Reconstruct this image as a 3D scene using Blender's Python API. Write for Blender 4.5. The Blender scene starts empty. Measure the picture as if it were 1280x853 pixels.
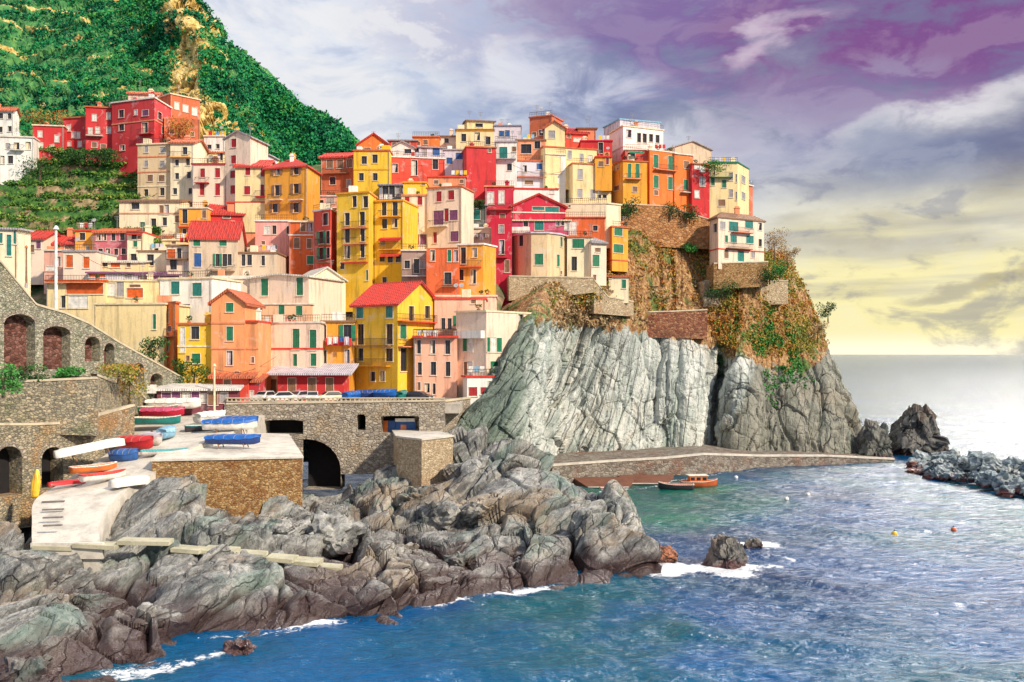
import bpy, math, random
import numpy as np
from mathutils import Vector
random.seed(7)
S = bpy.context.scene
COL = S.collection
# ------------------------------------------------------------------ camera, sky, sun, exposure
F, CX, HY, CH = 1230.0, 640.0, 443.0, 20.0
cd = bpy.data.cameras.new('camera'); cam = bpy.data.objects.new('camera', cd); COL.objects.link(cam)
cam.location = (0, 0, CH); cam.rotation_euler = (math.radians(90), 0, 0)
cd.sensor_width = 36; cd.lens = 36*F/1280; cd.shift_y = 16.5/1280
cd.clip_start = 0.5; cd.clip_end = 90000
S.camera = cam
S.view_settings.view_transform = 'Standard'; S.view_settings.look = 'None'
S.view_settings.exposure = 0.70; S.view_settings.gamma = 1
S.render.film_transparent = False
S.cycles.max_bounces = 5; S.cycles.diffuse_bounces = 3; S.cycles.glossy_bounces = 3
S.cycles.use_denoising = True
SUN_AZ, SUN_EL = math.radians(130), math.radians(34)      # azimuth clockwise from +Y (view direction)
sd = bpy.data.lights.new('sun', 'SUN'); so = bpy.data.objects.new('sun', sd); COL.objects.link(so)
sd.energy = 3.1; sd.angle = math.radians(2.5); sd.color = (1.0, .86, .68)
sdir = Vector((math.sin(SUN_AZ)*math.cos(SUN_EL), math.cos(SUN_AZ)*math.cos(SUN_EL), math.sin(SUN_EL)))
so.rotation_euler = sdir.to_track_quat('Z', 'Y').to_euler()

class NT:
    """small helper around a node tree"""
    def __init__(s, t): s.t = t
    def n(s, typ, ins=None, **pr):
        nd = s.t.nodes.new(typ)
        for k, v in pr.items(): setattr(nd, k, v)
        for k, v in (ins or {}).items():
            sk = nd.inputs[k]
            if isinstance(v, bpy.types.NodeSocket): s.t.links.new(v, sk)
            else:
                if isinstance(v, (tuple, list)) and len(v) == 3 and sk.type == 'RGBA': v = (*v, 1)
                sk.default_value = v
        return nd
    def m(s, op, a, b=0.0, c=0.0, clamp=False):
        return s.n('ShaderNodeMath', {0: a, 1: b, 2: c}, operation=op, use_clamp=clamp).outputs[0]
    def mix(s, f, a, b, mode='MIX'):
        nd = s.n('ShaderNodeMix', {0: f, 6: a, 7: b}, data_type='RGBA', blend_type=mode)
        return nd.outputs[2]
    def noise(s, v, scale=1, detail=3, rough=.5, dist=0.0):
        return s.n('ShaderNodeTexNoise', {'Vector': v, 'Scale': scale, 'Detail': detail, 'Roughness': rough, 'Distortion': dist}).outputs['Fac']
    def ramp(s, f, stops):
        nd = s.n('ShaderNodeValToRGB', {0: f}); cr = nd.color_ramp
        while len(cr.elements) < len(stops): cr.elements.new(.5)
        for e, (p, c) in zip(cr.elements, stops):
            e.position = p; e.color = (*c, 1) if isinstance(c, tuple) else (c, c, c, 1)
        return nd.outputs[0]
    def rng(s, f, a, b, c=0.0, d=1.0, smooth=True):
        return s.n('ShaderNodeMapRange', {0: f, 1: a, 2: b, 3: c, 4: d}, interpolation_type='SMOOTHSTEP' if smooth else 'LINEAR').outputs[0]
    def scale(s, v, sc, rot=(0, 0, 0), loc=(0, 0, 0)):
        return s.n('ShaderNodeMapping', {'Vector': v, 'Scale': sc, 'Rotation': rot, 'Location': loc}).outputs[0]

W = bpy.data.worlds.new('World'); S.world = W; W.use_nodes = True
wt = W.node_tree; wt.nodes.clear(); T = NT(wt)
sky = T.n('ShaderNodeTexSky', sky_type='NISHITA'); sky.sun_disc = False
sky.sun_elevation = SUN_EL; sky.sun_rotation = SUN_AZ; sky.altitude = 20; sky.air_density = 1.0
gen = T.n('ShaderNodeTexCoord').outputs['Generated']
sx = T.n('ShaderNodeSeparateXYZ', {0: gen})
dx, dy, dz = sx.outputs
az = T.m('MULTIPLY', T.m('ARCTAN2', dx, dy), 57.2958)       # degrees right of the view direction
el = T.m('MULTIPLY', T.m('ARCSINE', dz), 57.2958)           # degrees above the horizon
cv = T.n('ShaderNodeCombineXYZ', {0: T.m('MULTIPLY', az, .09), 1: T.m('MULTIPLY', el, .20), 2: 3.1}).outputs[0]
cvs = T.scale(cv, (1, 1, 1), rot=(0, 0, math.radians(-24)))
nA = T.noise(cvs, 1.0, 6, .58, .6)
nB = T.noise(T.scale(cv, (1, 1, 1), loc=(9, 4, 0)), 2.3, 6, .6, .4)
nC = T.noise(T.scale(cv, (.5, 2.2, 1), loc=(2, 7, 0)), 1.0, 5, .55, .3)
wn = T.n('ShaderNodeSeparateColor', {0: T.n('ShaderNodeTexNoise', {'Vector': cv, 'Scale': 1.5, 'Detail': 5, 'Roughness': .6}).outputs['Color']}).outputs
azw = T.m('ADD', az, T.m('MULTIPLY', T.m('SUBTRACT', wn[0], .5), 9.0)); elw = T.m('ADD', el, T.m('MULTIPLY', T.m('SUBTRACT', wn[1], .5), 4.5))
def blob(a, e, ra, re, wob=0.55, rot=0):
    """soft cloud mask centred on a direction (degrees)"""
    x = T.m('SUBTRACT', azw, a); y = T.m('SUBTRACT', elw, e)
    if rot:
        c, s_ = math.cos(math.radians(rot)), math.sin(math.radians(rot))
        x, y = T.m('ADD', T.m('MULTIPLY', x, c), T.m('MULTIPLY', y, s_)), T.m('SUBTRACT', T.m('MULTIPLY', y, c), T.m('MULTIPLY', x, s_))
    x = T.m('DIVIDE', x, ra); y = T.m('DIVIDE', y, re)
    d = T.m('ADD', T.m('MULTIPLY', x, x), T.m('MULTIPLY', y, y))
    d = T.m('ADD', d, T.m('MULTIPLY', T.m('SUBTRACT', nB, .5), -wob*5))
    return T.rng(d, 1.7, -.2)
def pa(px): return math.degrees(math.atan((px-CX)/F))
def pe(px, py): return math.degrees(math.atan((HY-py)/F*math.cos(math.atan((px-CX)/F))))
base = T.mix(T.rng(nA, .44, .60), (.98, 1.03, 1.12), (.34, .43, .72))
right = T.rng(az, -6, 12)
cold = T.mix(T.rng(nA, .32, .62), (.66, .70, .82), (.28, .32, .50))
base = T.mix(T.m('MULTIPLY', right, .8), base, cold)
# white veil left and low
base = T.mix(T.m('MULTIPLY', T.rng(T.m('ADD', el, T.m('MULTIPLY', nC, 6)), 17, 7), .8), base, (.92, .92, .93))
def lay(mask, col, k=1.0):
    global base
    if isinstance(col, tuple) and col[0] < .45 and col[1] < col[0]: mask = T.m('MULTIPLY', mask, T.rng(el, 8.5, 14.5))       # violet only high up
    base = T.mix(T.m('MULTIPLY', mask, k), base, col)
lay(blob(pa(400), pe(400, 90), 9, 8, .5), (.95, .99, 1.08), .85)
lay(blob(pa(560), pe(560, 150), 9, 3.5, .5), (.74, .80, .92), .7)
lay(blob(pa(640), pe(640, 60), 9, 2.6, .6, -12), (.42, .40, .66), .6)
lay(blob(pa(690), pe(690, 85), 5, 2.2, .8), (.92, .95, 1.05), .7)
lay(blob(pa(880), pe(880, 175), 6, 2.0, .8), (.92, .94, 1.0), .6)
lay(blob(pa(860), pe(860, 10), 12, 3.2, .7, -6), (.27, .17, .44), 1.0)
lay(blob(pa(1150), pe(1150, 40), 13, 5.2, .6, 10), (.27, .10, .34), 1.0)
lay(blob(pa(1010), pe(1010, 150), 7, 2.6, .6, 12), (.40, .40, .62), .45)
lay(blob(pa(985), pe(985, 48), 3.2, .8, .5, 25), (.85, .70, .84), .75)
lay(blob(pa(1200), pe(1200, 150), 7.5, 1.5, .5, 16), (1.0, .98, 1.0), 1.0)
lay(blob(pa(1205), pe(1205, 232), 4.5, 1.5, .5, 12), (.95, .94, .92), .95)
lay(blob(pa(1265), pe(1265, 185), 4.4, 2.6, .5, 10), (.15, .17, .32), 1.0)
lay(blob(pa(1130), pe(1130, 205), 4.6, 2.0, .6, 10), (.27, .32, .50), .9)
lay(blob(pa(1140), pe(1140, 282), 8.5, .85, .45, 3), (.36, .37, .47), .85)
# yellow evening light low on the right
yel = T.m('MULTIPLY', T.rng(T.m('ADD', el, T.m('MULTIPLY', T.m('SUBTRACT', nC, .5), 3)), 11.0, 3.2), T.rng(az, 8, 18))
ycol = T.mix(T.rng(nC, .42, .62), (1.25, 1.12, .55), (.84, .76, .46))
lay(yel, ycol, .95)
lay(blob(pa(1220), pe(1220, 357), 4.5, .55, .4, 8), (.45, .40, .28), .7)
lay(T.m('MULTIPLY', T.rng(el, 1.4, .1), T.rng(az, 8, 18)), (1.5, 1.38, 1.0), .9)
# cloud detail, then an unseen bright sky patch added for glare on the sea
base = T.mix(T.m('MULTIPLY', T.rng(nB, .48, .60), T.rng(az, -8, 4, .75, .12)), base, (1.08, 1.08, 1.10))
base = T.mix(T.m('MULTIPLY', T.rng(nB, .50, .36), T.rng(az, -14, 14, .42, .50)), base, T.mix(T.rng(az, -6, 8), (.42, .54, .84), (.22, .24, .40)))
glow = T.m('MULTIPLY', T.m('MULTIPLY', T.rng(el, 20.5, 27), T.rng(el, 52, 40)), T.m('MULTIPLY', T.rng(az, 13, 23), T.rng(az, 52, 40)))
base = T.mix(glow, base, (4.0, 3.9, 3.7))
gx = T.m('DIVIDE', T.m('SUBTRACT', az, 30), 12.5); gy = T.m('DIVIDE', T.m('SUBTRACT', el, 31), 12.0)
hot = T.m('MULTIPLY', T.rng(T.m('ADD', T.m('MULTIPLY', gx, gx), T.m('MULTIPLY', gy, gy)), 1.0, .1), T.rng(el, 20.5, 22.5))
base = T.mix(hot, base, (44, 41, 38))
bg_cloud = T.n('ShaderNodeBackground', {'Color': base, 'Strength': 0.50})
bg_sky = T.n('ShaderNodeBackground', {'Color': sky.outputs[0], 'Strength': 0.07})
cover = T.rng(nA, .22, .30)
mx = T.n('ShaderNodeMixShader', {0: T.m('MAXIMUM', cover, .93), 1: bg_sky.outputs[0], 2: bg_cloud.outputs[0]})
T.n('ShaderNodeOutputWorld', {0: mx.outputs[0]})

# ------------------------------------------------------------------ helpers
def P(px, py, Y): return np.array(((px-CX)/F*Y, Y, CH-(py-HY)/F*Y))
def zpy(py, Y): return CH-(py-HY)/F*Y
def YY(px, py):
    """distance of the village hillside where its ground shows at this point"""
    l = 132+(495-py)*.2
    r = 170+(345-py)*.15+max(0, px-640)*.07
    t = min(1, max(0, (px-600)/80)); t = t*t*(3-2*t)
    return l*(1-t)+r*t
def tag(o, label=None, cat=None, group=None, kind=None):
    if label: o['label'] = label
    if cat: o['category'] = cat
    if group: o['group'] = group
    if kind: o['kind'] = kind
    return o
def empty(name, loc, rz=0, label=None, cat=None, group=None):
    o = bpy.data.objects.new(name, None); COL.objects.link(o)
    o.location = tuple(float(v) for v in loc); o.rotation_euler = (0, 0, rz); o.empty_display_size = .3
    return tag(o, label, cat, group)
class MB:
    """collects faces, then links them as one mesh object"""
    def __init__(s): s.v = []; s.f = []
    def add(s, vs, fs):
        b = len(s.v); s.v += [tuple(float(c) for c in v) for v in vs]; s.f += [tuple(b+i for i in f) for f in fs]; return s
    def quad(s, a, b, c, d): return s.add([a, b, c, d], [(0, 1, 2, 3)])
    def box(s, o, ax, ay, az_):
        """box from corner o along three edge vectors"""
        o, ax, ay, az_ = map(np.array, (o, ax, ay, az_))
        c = [o, o+ax, o+ax+ay, o+ay]; c += [p+az_ for p in c]
        fs = [(0, 3, 2, 1), (4, 5, 6, 7), (0, 1, 5, 4), (1, 2, 6, 5), (2, 3, 7, 6), (3, 0, 4, 7)]
        if np.dot(np.cross(ax, ay), az_) < 0: fs = [f[::-1] for f in fs]
        return s.add(c, fs)
    def bx(s, x0, x1, y0, y1, z0, z1): return s.box((x0, y0, z0), (x1-x0, 0, 0), (0, y1-y0, 0), (0, 0, z1-z0))
    def tube(s, a, b, r0, r1=None, n=6):
        r1 = r0 if r1 is None else r1
        a, b = np.array(a, float), np.array(b, float); d = b-a; d /= (np.linalg.norm(d)+1e-9)
        u = np.cross(d, (0, 0, 1) if abs(d[2]) < .9 else (1, 0, 0)); u /= np.linalg.norm(u); w = np.cross(d, u)
        vs = [a+r0*(math.cos(t)*u+math.sin(t)*w) for t in [2*math.pi*i/n for i in range(n)]]
        vs += [b+r1*(math.cos(t)*u+math.sin(t)*w) for t in [2*math.pi*i/n for i in range(n)]]
        fs = [(i, (i+1) % n, n+(i+1) % n, n+i) for i in range(n)]+[tuple(range(n))[::-1], tuple(range(n, 2*n))]
        return s.add(vs, fs)
    def build(s, name, mat, parent=None, smooth=False, org=None):
        me = bpy.data.meshes.new(name)
        o_ = np.array(org if org is not None else (tuple(parent_org(parent)) if parent else (0, 0, 0)))
        vs = [tuple(np.array(v)-o_) for v in s.v] if (o_ != 0).any() else s.v
        me.from_pydata(vs, [], s.f); me.materials.append(mat)
        if smooth: me.polygons.foreach_set('use_smooth', [True]*len(s.f))
        ob = bpy.data.objects.new(name, me); COL.objects.link(ob)
        if parent: ob.parent = parent
        elif org is not None: ob.location = tuple(float(v) for v in org)
        return ob
def parent_org(p):
    o = np.array(p.location)
    while p.parent: p = p.parent; o = o+np.array(p.location)
    return o
def npmesh(name, V, Fq, mat, smooth=True, attrs=None, nper=4):
    me = bpy.data.meshes.new(name); V = np.asarray(V, np.float32); Fq = np.asarray(Fq, np.int32)
    me.vertices.add(len(V)); me.vertices.foreach_set('co', V.ravel())
    me.loops.add(Fq.size); me.loops.foreach_set('vertex_index', Fq.ravel())
    me.polygons.add(len(Fq)); me.polygons.foreach_set('loop_start', np.arange(0, Fq.size, nper, dtype=np.int32))
    me.polygons.foreach_set('loop_total', np.full(len(Fq), nper, np.int32))
    me.polygons.foreach_set('use_smooth', np.full(len(Fq), smooth))
    for k, (dom, arr) in (attrs or {}).items():
        a = me.attributes.new(k, 'FLOAT', dom); a.data.foreach_set('value', np.asarray(arr, np.float32))
    me.update(calc_edges=True); me.materials.append(mat)
    ob = bpy.data.objects.new(name, me); COL.objects.link(ob); return ob
# numpy noise
def _h(i, s):
    i = i.astype(np.int64); n = (i[..., 0]*374761393+i[..., 1]*668265263+i[..., 2]*2147483647+s*1274126177) & 0xffffffff
    n = ((n ^ (n >> 13))*1274126177) & 0xffffffff; n = (n ^ (n >> 16)) & 0xffffffff
    n = (n*2246822519) & 0xffffffff; n ^= n >> 15
    return (n & 0xffffff)/float(0xffffff)
def vnoise(p, s=0):
    i = np.floor(p); f = p-i; f = f*f*(3-2*f); r = 0
    for a in (0, 1):
        for b in (0, 1):
            for c in (0, 1):
                w = (f[:, 0] if a else 1-f[:, 0])*(f[:, 1] if b else 1-f[:, 1])*(f[:, 2] if c else 1-f[:, 2])
                r = r+w*_h(i+np.array([a, b, c]), s)
    return r*2-1
def fbm(p, o=4, s=0, g=.5):
    r = 0; a = 1
    for k in range(o): r = r+a*vnoise(p*2**k+k*17.3, s+k); a *= g
    return r
def facet(p, s=0):
    """blocky rock: every cell has its own tilted plane; also returns F2-F1 for cracks"""
    i = np.floor(p); b1 = np.full(len(p), 9.); b2 = np.full(len(p), 9.); bi = np.zeros_like(p); bc = np.zeros_like(p)
    for a in (-1, 0, 1):
        for b in (-1, 0, 1):
            for c in (-1, 0, 1):
                q = i+np.array([a, b, c]); ce = q+np.stack([_h(q, s+11), _h(q, s+22), _h(q, s+33)], 1)
                d = np.linalg.norm(p-ce, axis=1); nw = d < b1
                b2 = np.where(nw, b1, np.minimum(b2, d)); b1 = np.where(nw, d, b1)
                bi[nw] = q[nw]; bc[nw] = ce[nw]
    g = np.stack([_h(bi, s+44), _h(bi, s+55), _h(bi, s+66)], 1)*2-1
    return ((p-bc)*g).sum(1)*1.6+(_h(bi, s+77)-.5)*.7, b2-b1
def catmull(A, n):
    """resample rows of control points A (k, m, 3) along axis 0 to n samples"""
    k = A.shape[0]; t = np.linspace(0, k-1, n); i = np.minimum(t.astype(int), k-2); f = (t-i)[:, None, None]
    g = lambda j: A[np.clip(j, 0, k-1)]
    p0, p1, p2, p3 = g(i-1), g(i), g(i+1), g(i+2)
    return .5*((2*p1)+(p2-p0)*f+(2*p0-5*p1+4*p2-p3)*f*f+(3*p1-p0-3*p2+p3)*f**3)
def loft(cols, nu, nv, world=False):
    """grid of control points: cols[c][r] = (px, py, Y); returns (nv, nu, 3) world points"""
    A = np.array([[P(*q) if not world else q for q in c] for c in cols], float)     # c, r, 3
    # even out sampling along columns
    d = np.linalg.norm(np.diff(A.mean(1), axis=0), axis=1)
    B = catmull(A, nu)                                                              # nu, r, 3
    C = catmull(B.transpose(1, 0, 2), nv)                                           # nv, nu, 3
    return C
def gridfaces(nv, nu):
    i = np.arange(nv-1)[:, None]*nu+np.arange(nu-1)[None]
    i = i.ravel(); return np.stack([i, i+1, i+nu+1, i+nu], 1)
def gnormals(G):
    du = np.gradient(G, axis=1); dv = np.gradient(G, axis=0); n = np.cross(du, dv)
    return n/(np.linalg.norm(n, axis=2, keepdims=True)+1e-9)

# ------------------------------------------------------------------ materials
def newmat(name):
    m = bpy.data.materials.new(name); m.use_nodes = True; m.node_tree.nodes.clear(); t = NT(m.node_tree)
    b = t.n('ShaderNodeBsdfPrincipled'); o = t.n('ShaderNodeOutputMaterial', {0: b.outputs[0]})
    t.pos = t.n('ShaderNodeNewGeometry').outputs['Position']; t.b = b
    def out(col, rough=.9, bump=None, bd=.05, bs=.6, **kw):
        for k, v in dict({'Base Color': col, 'Roughness': rough}, **kw).items():
            if isinstance(v, bpy.types.NodeSocket): m.node_tree.links.new(v, b.inputs[k])
            else: b.inputs[k].default_value = (*v, 1) if isinstance(v, tuple) and len(v) == 3 else v
        if bump is not None:
            bn = t.n('ShaderNodeBump', {'Height': bump, 'Distance': bd, 'Strength': bs})
            m.node_tree.links.new(bn.outputs[0], b.inputs['Normal'])
        return m
    return m, t, out
_mc = {}
def plaster(c):
    k = ('pl', c)
    if k in _mc: return _mc[k]
    m, t, out = newmat('plaster')
    d = tuple(x*.46+.02 for x in c); l = tuple(min(.93, x*1.06+.025) for x in c)
    big = t.noise(t.pos, .16, 4, .6); st = t.noise(t.scale(t.pos, (1.3, 1.3, .16)), 1, 4, .65)
    patch = t.noise(t.pos, .55, 5, .6, .5); fine = t.noise(t.pos, 5, 3, .6)
    col = t.mix(t.rng(big, .35, .7), c, l); col = t.mix(t.m('MULTIPLY', t.rng(t.noise(t.pos, .9, 5, .7, 1.0), .56, .66), .35), col, tuple(x*.72 for x in c))
    col = t.mix(t.m('MULTIPLY', t.rng(st, .48, .70), .70), col, d)
    col = t.mix(t.m('MULTIPLY', t.rng(patch, .57, .64), .50), col, tuple(x*.5+.33 for x in c))
    col = t.mix(t.m('MULTIPLY', t.rng(fine, .35, .7), .18), col, d)
    _mc[k] = out(col, .92, fine, .03, .5); return m
def flat(c, rough=.6, metal=0.0, var=.15):
    k = ('fl', c, rough, metal)
    if k in _mc: return _mc[k]
    m, t, out = newmat('paint')
    n = t.noise(t.pos, 1.7, 4, .6)
    _mc[k] = out(t.mix(t.rng(n, .35, .7), c, tuple(x*(1-var*2) for x in c)), rough, Metallic=metal); return m
def tiles(c):
    k = ('ti', c)
    if k in _mc: return _mc[k]
    m, t, out = newmat('roof_tiles')
    n = t.noise(t.pos, .9, 4, .7); n2 = t.noise(t.pos, 7, 2, .6)
    wv = t.n('ShaderNodeTexWave', {'Vector': t.pos, 'Scale': 1.1, 'Distortion': .3}, bands_direction='X').outputs['Fac']
    col = t.mix(t.rng(n, .35, .65), c, tuple(x*.6+.03 for x in c)); col = t.mix(t.m('MULTIPLY', t.rng(n2, .45, .7), .5), col, tuple(min(.9, x*1.15+.08) for x in c))
    col = t.mix(t.m('MULTIPLY', t.rng(wv, .35, 0), .35), col, tuple(x*.4 for x in c))
    _mc[k] = out(col, .85, wv, .08, .8); return m
def glass():
    if 'gl' in _mc: return _mc['gl']
    m, t, out = newmat('window_glass')
    n = t.noise(t.pos, .8, 2)
    _mc['gl'] = out(t.mix(n, (.012, .012, .018), (.04, .045, .06)), .12); return m
def stonewall(name, c1, c2, c3, sc=1.6, mortar=.5, stain=(.45, .2, .06), sk=.5, moss=0.0):
    m, t, out = newmat(name)
    wp = t.n('ShaderNodeVectorMath', {0: t.scale(t.pos, (1, 1, 1.6)), 1: t.n('ShaderNodeVectorMath', {0: t.n('ShaderNodeTexNoise', {'Vector': t.pos, 'Scale': 1.5}).outputs['Color'], 'Scale': .35}, operation='SCALE').outputs[0]}, operation='ADD').outputs[0]
    v = t.n('ShaderNodeTexVoronoi', {'Vector': wp, 'Scale': sc}); ve = t.n('ShaderNodeTexVoronoi', {'Vector': wp, 'Scale': sc}, feature='DISTANCE_TO_EDGE').outputs['Distance']
    r = t.n('ShaderNodeSeparateColor', {0: v.outputs['Color']}).outputs[0]
    col = t.ramp(r, [(0, c1), (.5, c2), (1, c3)])
    n = t.noise(t.pos, .22, 5, .65); n2 = t.noise(t.pos, 2.5, 4, .7)
    col = t.mix(t.m('MULTIPLY', t.rng(n, .5, .68), sk), col, stain)
    col = t.mix(t.m('MULTIPLY', t.rng(n2, .3, .7), .4), col, tuple(x*.5 for x in c1))
    if moss: col = t.mix(t.m('MULTIPLY', t.rng(t.noise(t.pos, .35, 4, .7), .55, .68), moss), col, (.07, .12, .04))
    col = t.mix(t.m('MULTIPLY', t.rng(ve, .07, .0), mortar), col, (.05, .04, .035))
    return out(col, .95, t.m('ADD', t.m('MULTIPLY', t.rng(ve, 0, .15), 1.0), t.m('MULTIPLY', n2, .6)), .12, .8)
def rockmat(name, dark, mid, light, warm, wetc=(.06, .025, .025), wet=1.1, lean=.5, streak=.35, veg=False, wk=.5, green=(.16, .22, .17), gk=.45, crack=1.0, scl=1.0):
    m, t, out = newmat(name)
    s = t.n('ShaderNodeSeparateXYZ', {0: t.pos}); x, y, z = s.outputs
    xl = t.m('SUBTRACT', x, t.m('MULTIPLY', z, lean if not veg else t.rng(x, -4, 36, .85, .08)))
    sv = t.n('ShaderNodeCombineXYZ', {0: t.m('MULTIPLY', xl, scl), 1: t.m('MULTIPLY', y, .55*scl), 2: t.m('MULTIPLY', z, streak*scl)}).outputs[0]
    n1 = t.noise(sv, .30, 6, .68, .9); n2 = t.noise(sv, 1.3, 6, .7, .6); n3 = t.noise(t.pos, .12, 4, .6); n4 = t.noise(t.pos, 3.0, 5, .7)
    f = t.m('ADD', t.m('MULTIPLY', n1, .5), t.m('ADD', t.m('MULTIPLY', n2, .32), t.m('MULTIPLY', n4, .18)))
    col = t.ramp(f, [(.36, dark), (.47, mid), (.60, light), (.75, tuple(min(.85, q*1.15) for q in light))])
    col = t.mix(t.m('MULTIPLY', t.rng(n3, .5, .66), wk), col, warm)
    col = t.mix(t.m('MULTIPLY', t.rng(t.noise(sv, .22, 4, .6), .52, .66), gk), col, green)
    # fracture lines
    dsv = t.n('ShaderNodeVectorMath', {0: sv, 1: t.n('ShaderNodeVectorMath', {0: t.n('ShaderNodeTexNoise', {'Vector': t.pos, 'Scale': .5, 'Detail': 4}).outputs['Color'], 'Scale': 1.6 if not veg else .7}, operation='SCALE').outputs[0]}, operation='ADD').outputs[0]
    c1 = t.n('ShaderNodeTexVoronoi', {'Vector': dsv, 'Scale': .42}, feature='DISTANCE_TO_EDGE').outputs['Distance']
    c2 = t.n('ShaderNodeTexVoronoi', {'Vector': dsv, 'Scale': 1.3}, feature='DISTANCE_TO_EDGE').outputs['Distance']
    ck = t.m('MAXIMUM', t.m('MULTIPLY', t.m('MULTIPLY', t.rng(c1, .055 if veg else .035, .0), t.rng(n3, .34 if veg else .40, .50)), .85*crack), t.m('MULTIPLY', t.m('MULTIPLY', t.rng(c2, .05, 0), t.rng(n4, .45, .6)), .45*crack))
    col = t.mix(ck, col, tuple(q*.3 for q in dark))
    if veg:
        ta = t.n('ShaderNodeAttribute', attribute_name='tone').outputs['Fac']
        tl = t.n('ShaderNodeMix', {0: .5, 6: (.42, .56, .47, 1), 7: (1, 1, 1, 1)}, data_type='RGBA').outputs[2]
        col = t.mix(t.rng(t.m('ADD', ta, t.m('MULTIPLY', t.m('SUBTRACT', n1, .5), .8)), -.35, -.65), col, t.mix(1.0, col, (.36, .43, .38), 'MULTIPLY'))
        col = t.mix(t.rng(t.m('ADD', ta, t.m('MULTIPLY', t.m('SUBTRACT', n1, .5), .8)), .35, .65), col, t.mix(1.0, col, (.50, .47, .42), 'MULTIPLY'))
    h = t.m('ADD', t.m('MULTIPLY', n2, .8), t.m('ADD', t.m('MULTIPLY', n4, .4), t.m('MULTIPLY', ck, -.8)))
    if veg:
        va = t.n('ShaderNodeAttribute', attribute_name='veg').outputs['Fac']
        vn = t.noise(t.pos, .35, 5, .65); vn2 = t.noise(t.pos, 1.6, 5, .7)
        vc = t.ramp(vn2, [(.30, (.06, .035, .02)), (.45, (.28, .13, .05)), (.56, (.46, .28, .12)), (.68, (.60, .48, .28))])
        vc = t.mix(t.rng(t.noise(t.pos, .16, 4, .6), .52, .62), vc, t.ramp(vn2, [(.35, (.03, .05, .015)), (.6, (.14, .22, .05))]))
        mask = t.rng(t.m('ADD', va, t.m('MULTIPLY', t.m('SUBTRACT', vn, .5), 1.3)), .42, .58)
        col = t.mix(mask, col, vc)
    if wet:
        zz = t.m('ADD', z, t.m('MULTIPLY', t.m('SUBTRACT', t.noise(t.pos, .5, 4), .5), -3.0))
        wm = t.rng(zz, wet, wet*.35); col = t.mix(t.m('MULTIPLY', wm, .95), col, t.mix(n2, wetc, tuple(q*2.2+.02 for q in wetc)))
        return out(col, t.rng(wm, 0, 1, .85, .35), h, .35, .9)
    return out(col, .9, h, .35, .9)
def leafmat(name, cols, sat=1):
    m, t, out = newmat(name)
    a = t.n('ShaderNodeAttribute', attribute_name='tint').outputs['Fac']
    n = t.noise(t.pos, .09, 4, .6)
    f = t.m('ADD', t.m('MULTIPLY', a, .62), t.m('MULTIPLY', t.rng(n, .35, .65), .38))
    return out(t.ramp(f, [(i/(len(cols)-1), c) for i, c in enumerate(cols)]), .75, **{'Specular IOR Level': .2})
CN = dict(red=(.60, .03, .035), crimson=(.56, .012, .045), coral=(.72, .075, .045), orange=(.82, .20, .035), porange=(.84, .33, .13), dorange=(.70, .13, .03),
 salmon=(.82, .30, .15), yellow=(.86, .53, .03), ochre=(.84, .37, .035), pyellow=(.87, .69, .36), cream=(.87, .75, .52), ppink=(.88, .69, .54),
 white=(.87, .85, .80), tan=(.72, .54, .32), pink=(.80, .36, .32), magenta=(.55, .07, .16), beige=(.66, .52, .38), brown=(.30, .16, .09),
 lilac=(.66, .62, .70), grey=(.42, .40, .42), dark=(.06, .05, .06), green=(.02, .22, .11), teal=(.02, .24, .22), blue=(.03, .12, .38), wred=(.45, .02, .03),
 worange=(.75, .14, .02), terracotta=(.60, .15, .06), redtile=(.66, .045, .03), brick=(.62, .16, .07), sky=(.25, .5, .7), purple=(.25, .08, .2), bluegrey=(.22, .27, .38), trim=(.82, .76, .66))
def C(n): return plaster(CN[n])
# ------------------------------------------------------------------ rock and ground
M_rock = rockmat('shore_rock', (.015, .016, .018), (.14, .145, .145), (.50, .50, .47), (.42, .30, .18), lean=.9, streak=.45, scl=.9, gk=.6, green=(.17, .26, .23), crack=.7, wet=2.8, wetc=(.03, .014, .014))
M_cliff = rockmat('cliff_rock', (.10, .115, .115), (.46, .51, .49), (.74, .76, .73), (.60, .52, .40), lean=.38, streak=.10, veg=True, wk=.35, gk=.5, green=(.26, .38, .33), crack=.8, scl=1.0)
M_dark = rockmat('dark_rock', (.02, .02, .025), (.10, .10, .10), (.26, .25, .23), (.20, .13, .09), lean=.3, streak=.7, wk=.6, gk=.3)
def rock_loft(name, cols, nu, nv, mat, amps, warp=None, seed=0, veg=None, kind='structure', fade=None, carve=None, wamt=2.0, tone=None, extra=(), lowf=0):
    G = loft(cols, nu, nv); N = gnormals(G); p = G.reshape(-1, 3).copy(); n = N.reshape(-1, 3)
    q = p.copy()
    if warp: q = warp(p)
    q = q+np.stack([fbm(p*.12, 3, seed+5), fbm(p*.12, 3, seed+6), fbm(p*.12, 3, seed+7)], 1)*wamt
    d = 0
    for (sc, a) in amps:
        f, e = facet(q/sc, seed+int(sc*10)); d = d+a*f-a*.8*np.exp(-(e/.05)**2)
    if lowf: d = d+lowf*fbm(p*.035, 3, seed+3)
    for (sc, a) in extra:
        f, e = facet(p/sc, seed+90+int(sc)); d = d+a*f-a*.6*np.exp(-(e/.07)**2)
    d = d+amps[-1][1]*.8*fbm(p*.9, 4, seed+9)
    if fade is not None: d = d*fade(G).reshape(-1)
    p = p+n*d[:, None]
    if carve: p = carve(p)
    at = {'veg': ('POINT', veg(G).reshape(-1))} if veg else {}
    if tone: at['tone'] = ('POINT', tone(G).reshape(-1))
    o = npmesh(name, p, gridfaces(nv, nu), mat, smooth=False, attrs=at)
    if kind: o['kind'] = kind
    return o, p.reshape(nv, nu, 3)
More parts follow.
